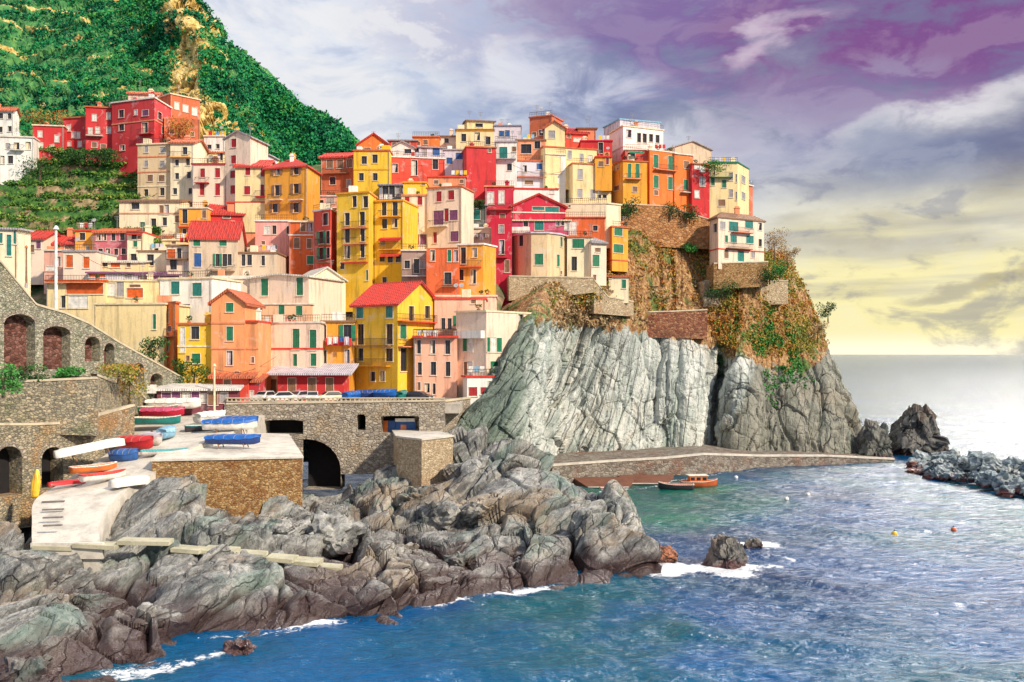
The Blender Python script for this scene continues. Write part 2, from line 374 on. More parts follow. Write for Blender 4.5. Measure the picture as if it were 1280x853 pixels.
WL = [(-80, 872), (60, 850), (150, 838), (250, 803), (330, 787), (400, 776), (480, 770), (560, 756), (650, 739), (740, 728), (810, 718), (842, 706)]
def YW(py): return CH*F/(py-HY)
cols = [
 [(-90, 905, 54), (-80, 872, YW(872)), (-80, 820, 61), (-80, 740, 68), (-75, 680, 78), (-70, 640, 90), (-60, 600, 100), (-60, 600, 125)],
 [(60, 890, 56), (60, 850, YW(850)), (55, 795, 63), (55, 740, 69), (60, 692, 78), (60, 690, 86), (60, 665, 96), (60, 625, 112)],
 [(150, 875, 58), (150, 838, YW(838)), (150, 785, 67), (150, 735, 74), (150, 690, 81), (152, 664, 87), (162, 634, 93.5), (178, 612, 103)],
 [(250, 845, 64), (250, 803, YW(803)), (250, 765, 71), (250, 728, 76), (250, 694, 82), (245, 655, 87.5), (245, 618, 95.5), (250, 600, 112)],
 [(330, 830, 67), (330, 787, YW(787)), (330, 752, 74), (330, 722, 78), (330, 698, 82), (330, 672, 89), (330, 628, 98), (330, 610, 112)],
 [(400, 815, 69), (400, 776, YW(776)), (400, 750, 76), (400, 724, 79), (400, 704, 83), (405, 682, 89), (410, 650, 97), (405, 612, 121)],
 [(480, 805, 71), (480, 770, YW(770)), (480, 742, 77), (480, 715, 81), (482, 694, 87), (475, 690, 94), (450, 628, 107), (430, 590, 120)],
 [(560, 790, 75), (560, 756, YW(756)), (560, 728, 80), (560, 700, 84), (560, 690, 90), (550, 655, 100), (530, 612, 110), (500, 580, 122)],
 [(630, 780, 77), (630, 743, YW(743)), (630, 715, 84), (630, 688, 89), (625, 655, 95), (615, 610, 103), (605, 560, 112), (590, 555, 128)],
 [(690, 775, 79), (690, 735, YW(735)), (690, 705, 87), (688, 670, 91), (685, 640, 97), (678, 606, 103), (672, 574, 110), (665, 590, 128)],
 [(750, 765, 81), (750, 727, YW(727)), (752, 695, 90), (750, 660, 93), (745, 635, 98), (735, 616, 103), (728, 606, 108), (715, 680, 122)],
 [(815, 758, 83), (812, 718, YW(718)), (808, 694, 91), (800, 668, 94), (795, 650, 97), (785, 640, 101), (772, 634, 106), (762, 720, 114)],
 [(828, 755, 84), (826, 716, YW(716)), (824, 702, 91), (822, 690, 93), (818, 682, 96), (812, 678, 100), (805, 680, 106), (800, 745, 112)],
]
PATHC = [(30, 683, 80.5), (90, 683, 81), (145, 680, 81), (212, 676, 81.5), (250, 684, 82), (292, 688, 82.5), (330, 692, 83), (366, 697, 83.6), (398, 702, 84.2), (430, 709, 85)]
RY = [80, 80.5, 85, 90, 96, 104, 113, 121, 128]
RL = [(40, 683), (40, 683), (40, 655), (44, 625), (78, 603), (130, 570), (160, 545), (170, 524), (175, 516)]
RRt = [(125, 683), (125, 683), (126, 650), (150, 618), (190, 592), (250, 556), (300, 536), (330, 520), (335, 512)]
def carve_shore(p):
    p = p.copy(); pc = np.array([P(*q) for q in PATHC]); d = np.full(len(p), 9e9); z = np.zeros(len(p))
    for a, b in zip(pc[:-1], pc[1:]):
        ab = (b-a)[:2]; t_ = np.clip(((p[:, :2]-a[:2])@ab)/(ab@ab), 0, 1); e = np.linalg.norm(p[:, :2]-(a[:2]+t_[:, None]*ab), axis=1)
        m_ = e < d; d = np.where(m_, e, d); z = np.where(m_, a[2]+t_*(b[2]-a[2]), z)
    k = np.clip((d-1.3)/1.6, 0, 1); lim = z-.35+k*k*12; p[:, 2] = np.where(d < 3.6, np.minimum(p[:, 2], lim), p[:, 2])
    Y = p[:, 1]; l = np.interp(Y, RY, [(q[0]-CX)/F*y for q, y in zip(RL, RY)])-.3; r = np.interp(Y, RY, [(q[0]-CX)/F*y for q, y in zip(RRt, RY)])+.3
    zr = np.interp(Y, RY, [zpy(q[1], y) for q, y in zip(RL, RY)]); ins = (p[:, 0] > l) & (p[:, 0] < r) & (Y > 80)
    p[:, 2] = np.where(ins, np.minimum(p[:, 2], zr-.5), p[:, 2]); return p
def fd(G):
    z = G[..., 2]; u = CX+G[..., 0]/G[..., 1]*F; v = HY-(z-CH)/G[..., 1]*F
    return np.clip(.38+z/6, .3, 1)*(1-.6*np.exp(-((u-665)/75)**2-((v-610)/48)**2))
def wp(p): return np.stack([(p[:, 0]-p[:, 2]*.8), p[:, 1]*.9, (p[:, 2]*.8+p[:, 0]*.35)*.85], 1)
rock_loft('rocky_shore', cols, 900, 300, M_rock, [(11.0, 1.7), (6.5, 1.15), (2.8, .26), (1.1, .07)], wp, 3, wamt=1.6, fade=fd, carve=carve_shore)

# headland cliff
K = [
 [(535, 620, 120), (545, 575, 124), (555, 548, 127), (568, 522, 128.5), (584, 508, 130), (596, 492, 134), (600, 480, 150), (605, 400, 168), (605, 370, 205)],
 [(565, 630, 122), (575, 580, 125.5), (588, 545, 126.5), (604, 510, 128), (622, 474, 130.5), (641, 436, 133), (660, 402, 139), (668, 368, 160), (670, 352, 205)],
 [(598, 640, 126), (608, 590, 127.5), (622, 550, 128.5), (640, 515, 128.5), (657, 475, 130.5), (674, 436, 138), (688, 402, 148), (690, 350, 172), (690, 335, 205)],
 [(640, 640, 134), (644, 595, 135), (650, 555, 137), (662, 520, 141), (678, 482, 147), (694, 442, 159), (708, 405, 166), (715, 352, 173), (712, 335, 205)],
 [(700, 625, 160), (700, 588, 167), (702, 550, 169), (708, 510, 170), (718, 470, 171), (728, 430, 171), (738, 396, 170.5), (745, 352, 173.5), (745, 335, 205)],
 [(750, 620, 168), (752, 583, 173), (755, 550, 173.5), (760, 510, 174.5), (766, 470, 175.5), (772, 435, 175.5), (781, 401, 175.5), (781, 345, 179.5), (775, 262, 194)],
 [(815, 616, 172), (815, 578, 178), (815, 545, 178.5), (818, 510, 179), (820, 470, 180), (822, 440, 181), (825, 410, 183), (825, 325, 188.5), (825, 258, 198)],
 [(870, 612, 175), (870, 574, 182), (870, 545, 182), (872, 510, 182.5), (876, 475, 183.5), (880, 445, 184.5), (882, 420, 186), (865, 330, 193), (860, 262, 200)],
 [(893, 610, 178), (893, 573, 193), (894, 545, 197), (895, 510, 198), (896, 478, 197), (897, 448, 194), (898, 424, 188), (895, 345, 193), (885, 272, 202)],
 [(912, 608, 175), (912, 573, 182.5), (915, 545, 183), (918, 515, 184), (920, 485, 185), (920, 455, 187), (920, 418, 189), (918, 345, 192), (915, 300, 205)],
 [(965, 605, 176), (965, 572, 184), (965, 545, 185), (962, 515, 186), (960, 480, 188), (955, 450, 191), (955, 412, 193), (950, 345, 195.5), (945, 312, 210)],
 [(1030, 605, 178), (1030, 574, 186), (1026, 545, 188), (1015, 510, 190), (1005, 475, 194), (995, 440, 197), (985, 402, 199), (972, 348, 202), (965, 312, 216)],
 [(1075, 608, 180), (1075, 577, 188), (1068, 545, 190), (1052, 510, 194), (1038, 475, 199), (1022, 440, 204), (1008, 405, 208), (990, 350, 211), (978, 316, 224)],
 [(1096, 608, 184), (1096, 578, 192), (1086, 548, 197), (1069, 512, 203), (1053, 475, 208), (1036, 438, 213), (1022, 402, 216), (1002, 355, 219), (984, 322, 228)],
 [(1090, 605, 200), (1090, 578, 212), (1082, 550, 218), (1066, 515, 222), (1048, 478, 226), (1032, 440, 229), (1014, 405, 231), (992, 360, 234), (975, 325, 240)],
 [(1040, 600, 250), (1040, 580, 252), (1035, 550, 254), (1025, 515, 256), (1010, 480, 258), (995, 440, 258), (985, 405, 258), (975, 365, 258), (965, 335, 258)],
]
def vegf(G):
    # scrub starts above the bare slab; lower on the sea side
    X, Y, Z = G[..., 0], G[..., 1], G[..., 2]
    u = CX+X/Y*F
    th = np.interp(u, [560, 640, 700, 780, 880, 905, 960, 1010, 1080], [28, 24, 25.0, 24.5, 22, 20, 17.5, 16.5, 30])
    return np.clip(.5+(Z-th)/5, 0, 1)
def wc(p):
    ln = np.interp(p[:, 0], [-4, 36], [.85, .08]); return np.stack([(p[:, 0]-p[:, 2]*ln)*1.1, p[:, 1]*.5, p[:, 2]*.17], 1)
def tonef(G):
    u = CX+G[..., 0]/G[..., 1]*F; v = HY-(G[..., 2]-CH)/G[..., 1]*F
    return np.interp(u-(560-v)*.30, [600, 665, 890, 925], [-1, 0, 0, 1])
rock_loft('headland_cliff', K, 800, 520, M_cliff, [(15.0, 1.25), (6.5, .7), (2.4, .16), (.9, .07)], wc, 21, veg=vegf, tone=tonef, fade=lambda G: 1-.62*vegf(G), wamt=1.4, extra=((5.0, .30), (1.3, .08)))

# hillside under the village
M_hill, t, out = newmat('village_ground')
n = t.noise(t.pos, .5, 5, .7); n2 = t.noise(t.pos, .12, 4)
c = t.ramp(n, [(.3, (.06, .045, .03)), (.5, (.24, .16, .10)), (.7, (.42, .33, .22))])
out(t.mix(t.rng(n2, .45, .6), c, t.ramp(n, [(.3, (.02, .05, .02)), (.7, (.12, .18, .05))])), .95, n, .3, .8)
cols = []
for px in (-140, 0, 90, 180, 280, 380, 480, 580, 640, 700, 760, 800):
    top = np.interp(px, [-140, 90, 170, 230, 330, 480, 600, 700, 800, 905, 950], [200, 192, 190, 190, 210, 200, 180, 180, 195, 215, 262])
    bot = np.interp(px, [-140, 180, 580, 640, 950], [515, 505, 500, 350, 330])
    cc = []
    for k in range(6):
        py = bot+(top-bot)*k/5; cc.append((px, py+8, YY(px, py)+5+max(0, px-640)*.09))
    Y = cc[-1][2]; cc.append((px, top+6, Y+10)); cc.append((px, top+30, Y+40)); cols.append(cc)
G = loft(cols, 260, 120); p = G.reshape(-1, 3); p = p+np.stack([0*p[:, 0], fbm(p*.15, 3, 3)*1.2, fbm(p*.2, 3, 4)*.6], 1)
npmesh('village_hill', p, gridfaces(120, 260), M_hill)['kind'] = 'structure'

# mountains behind
M_mtn, t, out = newmat('mountain_ground')
n = t.noise(t.pos, .12, 6, .7); n2 = t.noise(t.pos, .5, 5, .7)
va = t.n('ShaderNodeAttribute', attribute_name='veg').outputs['Fac']
g = t.ramp(n2, [(.3, (.02, .10, .04)), (.5, (.07, .26, .08)), (.7, (.20, .40, .10))])
r = t.ramp(n2, [(.32, (.18, .12, .05)), (.46, (.62, .42, .10)), (.6, (.85, .68, .32))])
out(t.mix(t.rng(t.m('ADD', va, t.m('MULTIPLY', t.m('SUBTRACT', n, .5), 2.2)), .4, .6), g, r), .95, n2, 1.0, .9)
hc = [
 [(-160, 240, 215), (-160, 160, 250), (-160, 60, 300), (-160, -60, 360), (-160, -120, 430)],
 [(0, 235, 215), (0, 140, 248), (0, 40, 300), (0, -60, 360), (0, -110, 430)],
 [(110, 220, 215), (105, 130, 244), (100, 40, 292), (100, -40, 345), (100, -90, 420)],
 [(190, 215, 212), (185, 125, 236), (180, 50, 280), (180, -10, 325), (180, -40, 400)],
 [(240, 215, 205), (222, 130, 228), (208, 60, 262), (198, 0, 300), (190, -20, 380)],
 [(296, 220, 200), (275, 150, 218), (250, 85, 240), (230, 20, 262), (222, 8, 340)],
 [(320, 222, 203), (296, 160, 220), (278, 110, 238), (258, 46, 256), (250, 30, 330)],
 [(343, 225, 212), (322, 175, 228), (303, 130, 245), (280, 84, 262), (270, 75, 330)],
 [(352, 240, 240), (338, 200, 256), (322, 150, 275), (306, 110, 292), (296, 100, 350)],
]
def vm(G):
    X, Y, Z = G[..., 0], G[..., 1], G[..., 2]; u = CX+X/Y*F; v = HY-(Z-CH)/Y*F
    c = np.interp(v, [0, 60, 110, 170, 220], [225, 236, 250, 280, 315]); w = np.interp(v, [0, 60, 110, 200], [20, 34, 46, 54])
    q_ = G.reshape(-1, 3); ln = (np.sin(q_[:, 2]*2*math.pi/6.2+fbm(q_*.02, 2, 91)*2.2) < -.86).reshape(Z.shape)
    return np.maximum(np.clip(1.3-np.abs(u-c)/w, 0, 1), ln*.62*(u < 235))
def mfade(G): return np.ones(G.shape[:2])
o, Gm = rock_loft('mountain', hc, 420, 260, M_mtn, [(20, 1.2), (8, .9), (4, .3)], None, 40, veg=vm, lowf=6)
hb = [
 [(270, 300, 300), (275, 190, 330), (278, 120, 350), (280, 70, 365), (272, 60, 430)],
 [(320, 300, 300), (318, 200, 328), (314, 140, 345), (312, 94, 362), (305, 80, 430)],
 [(360, 300, 298), (355, 215, 322), (352, 160, 340), (348, 118, 356), (342, 108, 425)],
 [(400, 300, 296), (395, 230, 315), (390, 185, 332), (386, 146, 350), (380, 135, 415)],
 [(432, 300, 292), (428, 245, 308), (422, 205, 322), (416, 172, 336), (405, 160, 400)],
 [(470, 300, 288), (462, 260, 300), (450, 225, 312), (438, 188, 325), (425, 176, 390)],
 [(560, 300, 284), (540, 270, 296), (500, 240, 308), (462, 210, 320), (450, 195, 380)],
]
o, Gb = rock_loft('mountain', hb, 260, 160, M_mtn, [(20, 1.2), (8, .8), (4, .3)], None, 50, lowf=5, veg=lambda G: np.zeros(G.shape[:2]))
# terraced slope in front of the red houses
tc = []
for px in (-140, 0, 70, 130, 172, 200):
    tc.append([(px, 330, YY(px, 300)-2), (px, 292, YY(px, 290)), (px, 250, YY(px, 250)+2), (px, 215, YY(px, 215)+3), (px, 190, YY(px, 190)+2), (px, 186, YY(px, 185)+20)])
G = loft(tc, 200, 160); p = G.reshape(-1, 3)
ph = p[:, 2]/2.6+fbm(p*.05, 2, 8)*.5; st = (ph-np.floor(ph)); p = p+np.stack([0*st, (st-.5)*-2.4, (np.clip(st*2.5, 0, 1)-st)*2.2], 1)
M_ter, t, out = newmat('terrace_ground')
n = t.noise(t.pos, .8, 5, .7); n2 = t.noise(t.pos, .25, 4, .6)
c = t.ramp(n, [(.3, (.07, .05, .03)), (.5, (.34, .24, .12)), (.7, (.55, .45, .28))])
out(t.mix(t.rng(n2, .40, .52), c, t.ramp(n, [(.3, (.01, .04, .015)), (.5, (.05, .16, .03)), (.7, (.16, .30, .05))])), .95, n, .3, .8)
npmesh('terraced_slope', p, gridfaces(160, 200), M_ter, smooth=False)['kind'] = 'structure'
Gt = p.reshape(160, 200, 3)

# ------------------------------------------------------------------ leaves
rs = np.random.RandomState(5)
def leaves(centers, radii, n, size, seed=0):
    """many small randomly turned faces round each centre; returns verts, faces, tint per face"""
    r = np.random.RandomState(seed); c = np.repeat(np.asarray(centers, float), n, 0); R = np.repeat(np.asarray(radii, float), n, 0)
    if R.ndim == 1: R = np.stack([R, R, R*.8], 1)
    d = r.normal(size=c.shape); d /= np.linalg.norm(d, axis=1)[:, None]; d *= (r.uniform(.25, 1, len(d))**.5)[:, None]
    p = c+d*R; k = len(p)
    a = r.normal(size=(k, 3)); a /= np.linalg.norm(a, axis=1)[:, None]; b = np.cross(a, r.normal(size=(k, 3))); b /= np.linalg.norm(b, axis=1)[:, None]
    s = (size*r.uniform(.6, 1.4, k))[:, None]
    V = np.stack([p-a*s, p+b*s*.6, p+a*s, p-b*s*.6], 1).reshape(-1, 3)
    base = np.repeat(np.random.RandomState(seed+1).uniform(0, 1, len(centers)), n)
    tint = np.clip(base*.65+r.uniform(-.1, .45, k), 0, 1)
    return V, np.arange(4*k).reshape(-1, 4), tint
def leafmesh(name, centers, radii, n, size, mat, seed=0):
    V, Fc, ti = leaves(centers, radii, n, size, seed)
    return npmesh(name, V, Fc, mat, smooth=False, attrs={'tint': ('FACE', ti)})
M_wood = leafmat('woodland_leaves', [(.003, .03, .03), (.005, .09, .05), (.012, .24, .09), (.04, .30, .08), (.16, .36, .06)])
M_leaf = leafmat('shrub_leaves', [(.006, .02, .008), (.02, .07, .02), (.05, .14, .03), (.12, .22, .05)])
M_scrub = leafmat('scrub_leaves', [(.06, .03, .015), (.38, .12, .02), (.50, .24, .06), (.36, .32, .06), (.12, .20, .03), (.56, .40, .16)])
M_green = leafmat('fresh_leaves', [(.02, .10, .02), (.05, .24, .05), (.12, .34, .08)])
M_dry = leafmat('dry_leaves', [(.10, .07, .04), (.32, .22, .12), (.50, .38, .22), (.62, .52, .34)])
def scatter(Gx, k, prob=None, seed=0):
    r = np.random.RandomState(seed); nv, nu, _ = Gx.shape; i = r.randint(0, nv-1, k); j = r.randint(0, nu-1, k)
    q = Gx[i, j]
    if prob is not None:
        kp = r.uniform(size=k) < prob(q); q = q[kp]
    return q
def pxy(q): return CX+q[:, 0]/q[:, 1]*F, HY-(q[:, 2]-CH)/q[:, 1]*F
def pm(q):
    u, v = pxy(q); c = np.interp(v, [0, 60, 110, 170, 220], [225, 236, 250, 280, 315]); w = np.interp(v, [0, 60, 110, 200], [18, 32, 44, 50])
    rocky = np.clip(1.5+.9*fbm(q*.07, 3, 77)-np.abs(u-c)/w, 0, 1)
    band = (np.sin(q[:, 2]*2*math.pi/6.2+fbm(q*.02, 2, 91)*2.2) > -.35) | (fbm(q*.05, 2, 92) > .35)
    return (1-rocky*.96)*np.where(band, 1, .15)*1
q = scatter(Gm[:215], 21000, pm, 1); rw = rs.uniform(.7, 1.7, len(q))*np.where(rs.uniform(size=len(q)) < .10, 1.9, 1)
tag(leafmesh('hillside_woodland', q+[0, 0, .4], rw, 17, .42, M_wood, 2), 'dense green woodland covering the terraced mountain behind the village', 'woodland', kind='stuff')
q = scatter(Gb[:130], 7000, None, 3)
tag(leafmesh('hillside_woodland', q+[0, 0, .4], rs.uniform(1.0, 2.4, len(q))*np.where(rs.uniform(size=len(q)) < .12, 1.8, 1), 20, .55, M_wood, 4), 'green woodland on the farther slope right of the rocky ridge', 'woodland', kind='stuff')
q = scatter(Gt, 2600, lambda q: np.where(np.sin(q[:, 2]*2*math.pi/2.6+1+fbm(q*.05, 2, 8)*3) > -.1, .9, .08)*(fbm(q*.08, 2, 30) > -.55), 5)
tag(leafmesh('terrace_plants', q+[0, 0, .3], rs.uniform(.4, 1.1, len(q)), 20, .26, leafmat('terrace_leaves', [(.008, .03, .015), (.02, .09, .025), (.07, .20, .03), (.20, .32, .06), (.42, .36, .10)]), 6), 'green and straw coloured planting on the terraces under the red houses', 'plants', kind='stuff')
# ------------------------------------------------------------------ scrub on the headland
def cpts(cols, k, seed, pr=None):
    G = loft(cols, 300, 200); return scatter(G, k, pr, seed)
def psc(q):
    u, v = pxy(q); th = np.interp(u, [560, 640, 700, 780, 880, 905, 960, 1010, 1040], [400, 392, 385, 398, 415, 440, 452, 450, 430])
    return np.clip((th-v)/14, 0, 1)*((u > 640) & (v > 245))*(fbm(q*.18, 3, 44) > -.45)
q = cpts(K[2:14], 9500, 9, psc)
tag(leafmesh('headland_scrub', q+[0, -.3, .2], rs.uniform(.35, 1.0, len(q)), 16, .21, M_scrub, 8), 'rust, ochre and olive scrub on top of the headland cliff', 'scrub', kind='stuff')
def pgr(q):
    u, v = pxy(q); return np.exp(-((u-965)/42)**2-((v-430)/36)**2)*(fbm(q*.15, 3, 3) > -.05)
q = cpts(K[7:13], 9000, 19, pgr)
tag(leafmesh('cliff_grass', q+[0, -.2, .1], rs.uniform(.4, .9, len(q)), 14, .24, M_green, 18), 'fresh green plants spilling down the sea side of the cliff', 'plants', kind='stuff')
def pdr(q):
    u, v = pxy(q); return ((u > 640) & (u < 880) & (v > 345) & (v < 410))*.9
q = cpts(K[1:8], 2600, 29, pdr)
tag(leafmesh('dry_brush', q+[0, -.3, .1], rs.uniform(.4, 1.0, len(q)), 14, .25, M_dry, 28), 'dry straw coloured brush hanging over the top of the pale cliff', 'brush', kind='stuff')

# ------------------------------------------------------------------ the sea
WLW = [P(x, y, YW(y))[:2] for x, y in WL]
def seg_dist(xy, pts):
    d = np.full(len(xy), 1e9)
    for a, b in zip(pts[:-1], pts[1:]):
        ab = b-a; t_ = np.clip(((xy-a)@ab)/(ab@ab), 0, 1); d = np.minimum(d, np.linalg.norm(xy-(a+t_[:, None]*ab), axis=1))
    return d
rr = np.concatenate([[0.5, 12, 24], np.geomspace(34, 420, 620), np.geomspace(430, 60000, 60)])
th = np.concatenate([np.linspace(-180, -36, 30)[:-1], np.linspace(-36, 38, 620), np.linspace(38, 180, 30)[1:]])
R_, A_ = np.meshgrid(rr, np.radians(th), indexing='ij')
X_ = R_*np.sin(A_); Y_ = R_*np.cos(A_); q = np.stack([X_.ravel(), Y_.ravel(), 0*X_.ravel()], 1)
amp = np.clip(1.2-R_.ravel()/420, 0, 1)
wv = lambda sc, s, st=1.0: fbm(np.stack([q[:, 0]/sc, q[:, 1]/sc*st, 0*q[:, 0]], 1), 4, s)
qq = q.copy(); a_ = math.radians(25); qq[:, 0], qq[:, 1] = q[:, 0]*math.cos(a_)-q[:, 1]*math.sin(a_), q[:, 0]*math.sin(a_)+q[:, 1]*math.cos(a_)
h = .26*fbm(qq/np.array([6, 3.2, 1]), 4, 60, .55)+.13*np.sin(qq[:, 1]*.9+fbm(q/9, 3, 61)*3)*fbm(q/14, 2, 62)
h += .09*(1-np.abs(fbm(qq/np.array([2.2, 1.1, 1]), 3, 63)))
q[:, 2] = h*amp
xy = q[:, :2]
d1 = seg_dist(xy, WLW)
rk = [(905, 712, 3.0), (945, 684, 1.6), (832, 706, 1.3)]
d2 = np.full(len(xy), 1e9)
for x, y, r in rk: d2 = np.minimum(d2, np.linalg.norm(xy-P(x, y, YW(y))[:2], axis=1)-r)
quay = [P(x, y, YW(y))[:2] for x, y in [(740, 618), (800, 612), (890, 594), (1000, 582), (1110, 580), (1150, 592), (1210, 610), (1285, 622)]]
d3 = seg_dist(xy, quay)
fn = fbm(q/np.array([2.5, 2.5, 1]), 4, 70)
foam = 1.25*np.exp(-(np.clip(d1, 0, 99)/2.1)**1.0)*(1+.6*fn)*np.clip(.55+.8*fbm(q/9, 2, 71), 0, 1.2)
foam = np.maximum(foam, .95*np.exp(-np.clip(d2, 0, 99)/1.3)*(1+.5*fn)); foam = np.maximum(foam, .75*np.exp(-d3/1.2))
# wash trailing off the lone rock and the point, and the broken water at lower left
px_, py_ = CX+q[:, 0]/np.maximum(q[:, 1], 1)*F, HY+CH/np.maximum(q[:, 1], 1)*F
foam += .75*np.exp(-((px_-965)/55)**2-((py_-703)/20)**2)*(.5+fn)
foam += .7*np.exp(-((px_-850)/45)**2-((py_-716)/9)**2)*(.5+fn)
foam += .55*np.exp(-((px_-880)/60)**2-((py_-668)/5)**2)*(.6+fn)
foam += .9*np.exp(-((px_-260)/90)**2-((py_-(822-(px_-260)*.28))/14)**2)*(.45+fn)
shallow = np.exp(-((px_-810)/190)**2-((py_-628)/42)**2)
M_sea, t, out = newmat('sea_water')
fo = t.n('ShaderNodeAttribute', attribute_name='foam').outputs['Fac']; sh = t.n('ShaderNodeAttribute', attribute_name='shallow').outputs['Fac']
sy = t.n('ShaderNodeSeparateXYZ', {0: t.pos})
dist = t.n('ShaderNodeVectorMath', {0: t.pos}, operation='LENGTH').outputs['Value']
big = t.noise(t.pos, .035, 4, .6)
col = t.mix(t.rng(big, .35, .65), (.0, .03, .12), (.0, .075, .23))
col = t.mix(t.rng(dist, 90, 60), col, (.0, .10, .29))
col = t.mix(t.m('MULTIPLY', t.rng(t.noise(t.pos, .1, 4), .3, .6), t.rng(t.noise(t.pos, .02, 2), .4, .6)), col, (.0, .085, .12))
col = t.mix(t.rng(t.m('ADD', sh, t.m('MULTIPLY', t.m('SUBTRACT', t.noise(t.pos, .12, 4), .5), .5)), .2, .8), col, t.mix(t.rng(t.noise(t.pos, .09, 4), .35, .65), (.0, .13, .09), (.0, .07, .09)))
ff = t.noise(t.pos, 1.0, 8, .78, 2.0)
fm = t.rng(t.m('ADD', fo, t.m('MULTIPLY', t.m('SUBTRACT', ff, .5), 2.6)), .62, .95)
col = t.mix(fm, col, (.80, .84, .88))
r1 = t.noise(t.scale(t.pos, (.62, 1.7, 1), rot=(0, 0, .22)), .75, 5, .6, .4); r2 = t.noise(t.scale(t.pos, (.7, 1.8, 1), rot=(0, 0, -.2)), 2.4, 3, .6)
hh = t.m('ADD', t.m('MULTIPLY', r1, .75), t.m('MULTIPLY', r2, .16))
bn = t.n('ShaderNodeBump', {'Height': hh, 'Distance': .85, 'Strength': t.ramp(t.m('DIVIDE', dist, 400), [(0, .9), (.2, .85), (.3, .7), (.45, .50), (.8, .40)])})
out(col, t.m('MAXIMUM', t.m('MULTIPLY', fm, .7), .16), IOR=1.33)
M_sea.node_tree.links.new(bn.outputs[0], t.b.inputs['Normal'])
o = npmesh('sea', q, gridfaces(len(rr), len(th))[:, ::-1], M_sea, smooth=True, attrs={'foam': ('POINT', np.clip(foam, 0, 1.5)), 'shallow': ('POINT', shallow)})
o['kind'] = 'structure'

# ------------------------------------------------------------------ single rocks and the breakwater
def ico(sub=3):
    import bmesh
    bm = bmesh.new(); bmesh.ops.create_icosphere(bm, subdivisions=sub, radius=1); V = np.array([v.co[:] for v in bm.verts]); Fc = np.array([[v.index for v in f.verts] for f in bm.faces]); bm.free(); return V, Fc
def boulder(name, dims, mat, seed, sub=4, amp=.28, taper=.0):
    V, Fc = ico(sub); V = V/np.maximum(np.abs(V).max(1), .82)[:, None]*.9
    f, e = facet(V*1.3+seed*3.7, seed); V2 = V*(1+amp*f-.06*np.exp(-(e/.08)**2)+.10*fbm(V*3+seed, 3, seed))[:, None]
    f2, e2 = facet(V*3.4+seed*1.7, seed+5); V2 = V2*(1+amp*.30*f2)[:, None]
    k = 1-taper*(V2[:, 2]+1)/2; V2[:, 0] *= k; V2[:, 1] *= k
    return npmesh(name, V2*np.array(dims), Fc, mat, smooth=False, nper=3)
def place_rock(name, label, px, pytop, w_px, Y, mat, seed, taper=.3, depth=1.0, grp=None, zb=-1.0, cat='rock'):
    ztop = zpy(pytop, Y); hz = (ztop-zb)/2; w = w_px/F*Y/2
    o = boulder('sea_rock', (w, w*depth, hz), mat, seed, 5, .26, taper); o.location = ((px-CX)/F*Y, Y, zb+hz*.97)
    tag(o, label, cat, grp); return o
M_brk = rockmat('breakwater_rock', (.05, .06, .07), (.24, .30, .33), (.52, .58, .60), (.50, .46, .42), wetc=(.16, .045, .03), wet=1.3, lean=.2, streak=.9, wk=.3, gk=.5, green=(.14, .26, .32))
M_redrock = rockmat('red_rock', (.08, .03, .02), (.30, .11, .06), (.48, .22, .13), (.4, .15, .08), lean=.2, streak=.9, gk=0)
place_rock('sea_rock', 'large dark pointed sea stack standing between the cliff end and the breakwater', 1147, 508, 80, 196, M_dark, 3, .62)
place_rock('sea_rock', 'rounded dark rock leaning against the foot of the cliff end beside the sea stack', 1093, 528, 44, 188, M_dark, 9, .35)
place_rock('sea_rock', 'dark two-toned rock standing alone in the bay with foam round it', 908, 668, 54, 93, M_dark, 14, .35)
place_rock('sea_rock', 'small low reddish rock just behind the lone rock in the bay', 942, 673, 30, 101, M_dark, 17, .4, zb=-.6)
place_rock('sea_rock', 'rust red boulder at the tip of the rocky point', 831, 684, 36, 95, M_redrock, 23, .3, zb=-.5)
place_rock('sea_rock', 'small red brown rock awash in green water behind the rocky point', 803, 633, 22, 131, M_redrock, 25, .4, zb=-.6)
place_rock('sea_rock', 'low wet rock breaking the foam at the lower left shore', 300, 800, 46, 66, M_dark, 29, .4, zb=-.7)
place_rock('sea_rock', 'rounded teal grey rock in the bottom left corner of the picture', 35, 822, 90, 58, M_rock, 31, .4, zb=-.7)
protos = [boulder('boulder', (1, .85, .75), M_brk, 100+i, 3, .34) for i in range(7)]
r = random.Random(3); first = [True]*7
for k in range(115):
    s = r.random(); lane = r.random()
    px = 1140+s*165; yb = np.interp(px, [1140, 1180, 1230, 1305], [592, 604, 616, 630]); yt = np.interp(px, [1140, 1180, 1230, 1305], [566, 560, 566, 574])
    Yf = YW(yb); Yb = Yf+26
    Y = Yf+lane*(Yb-Yf); crest = 3.3*math.sin(math.pi*min(1, lane*.85+.06))**.8*min(1, .35+s*3)
    i = k % 7; o = protos[i] if first[i] else protos[i].copy()
    if not first[i]: COL.objects.link(o)
    first[i] = False
    sc = r.uniform(.75, 1.6); o.scale = (sc*r.uniform(.8, 1.3), sc, sc*r.uniform(.7, 1.1)); o.rotation_euler = (r.uniform(-.5, .5), r.uniform(-.5, .5), r.uniform(0, 6.3))
    o.location = ((px-CX)/F*Y, Y, crest*r.uniform(.55, 1.05)-.4)
    tag(o, 'blue grey boulder in the heaped breakwater right of the sea stack', 'boulder', 'boulders of the breakwater')
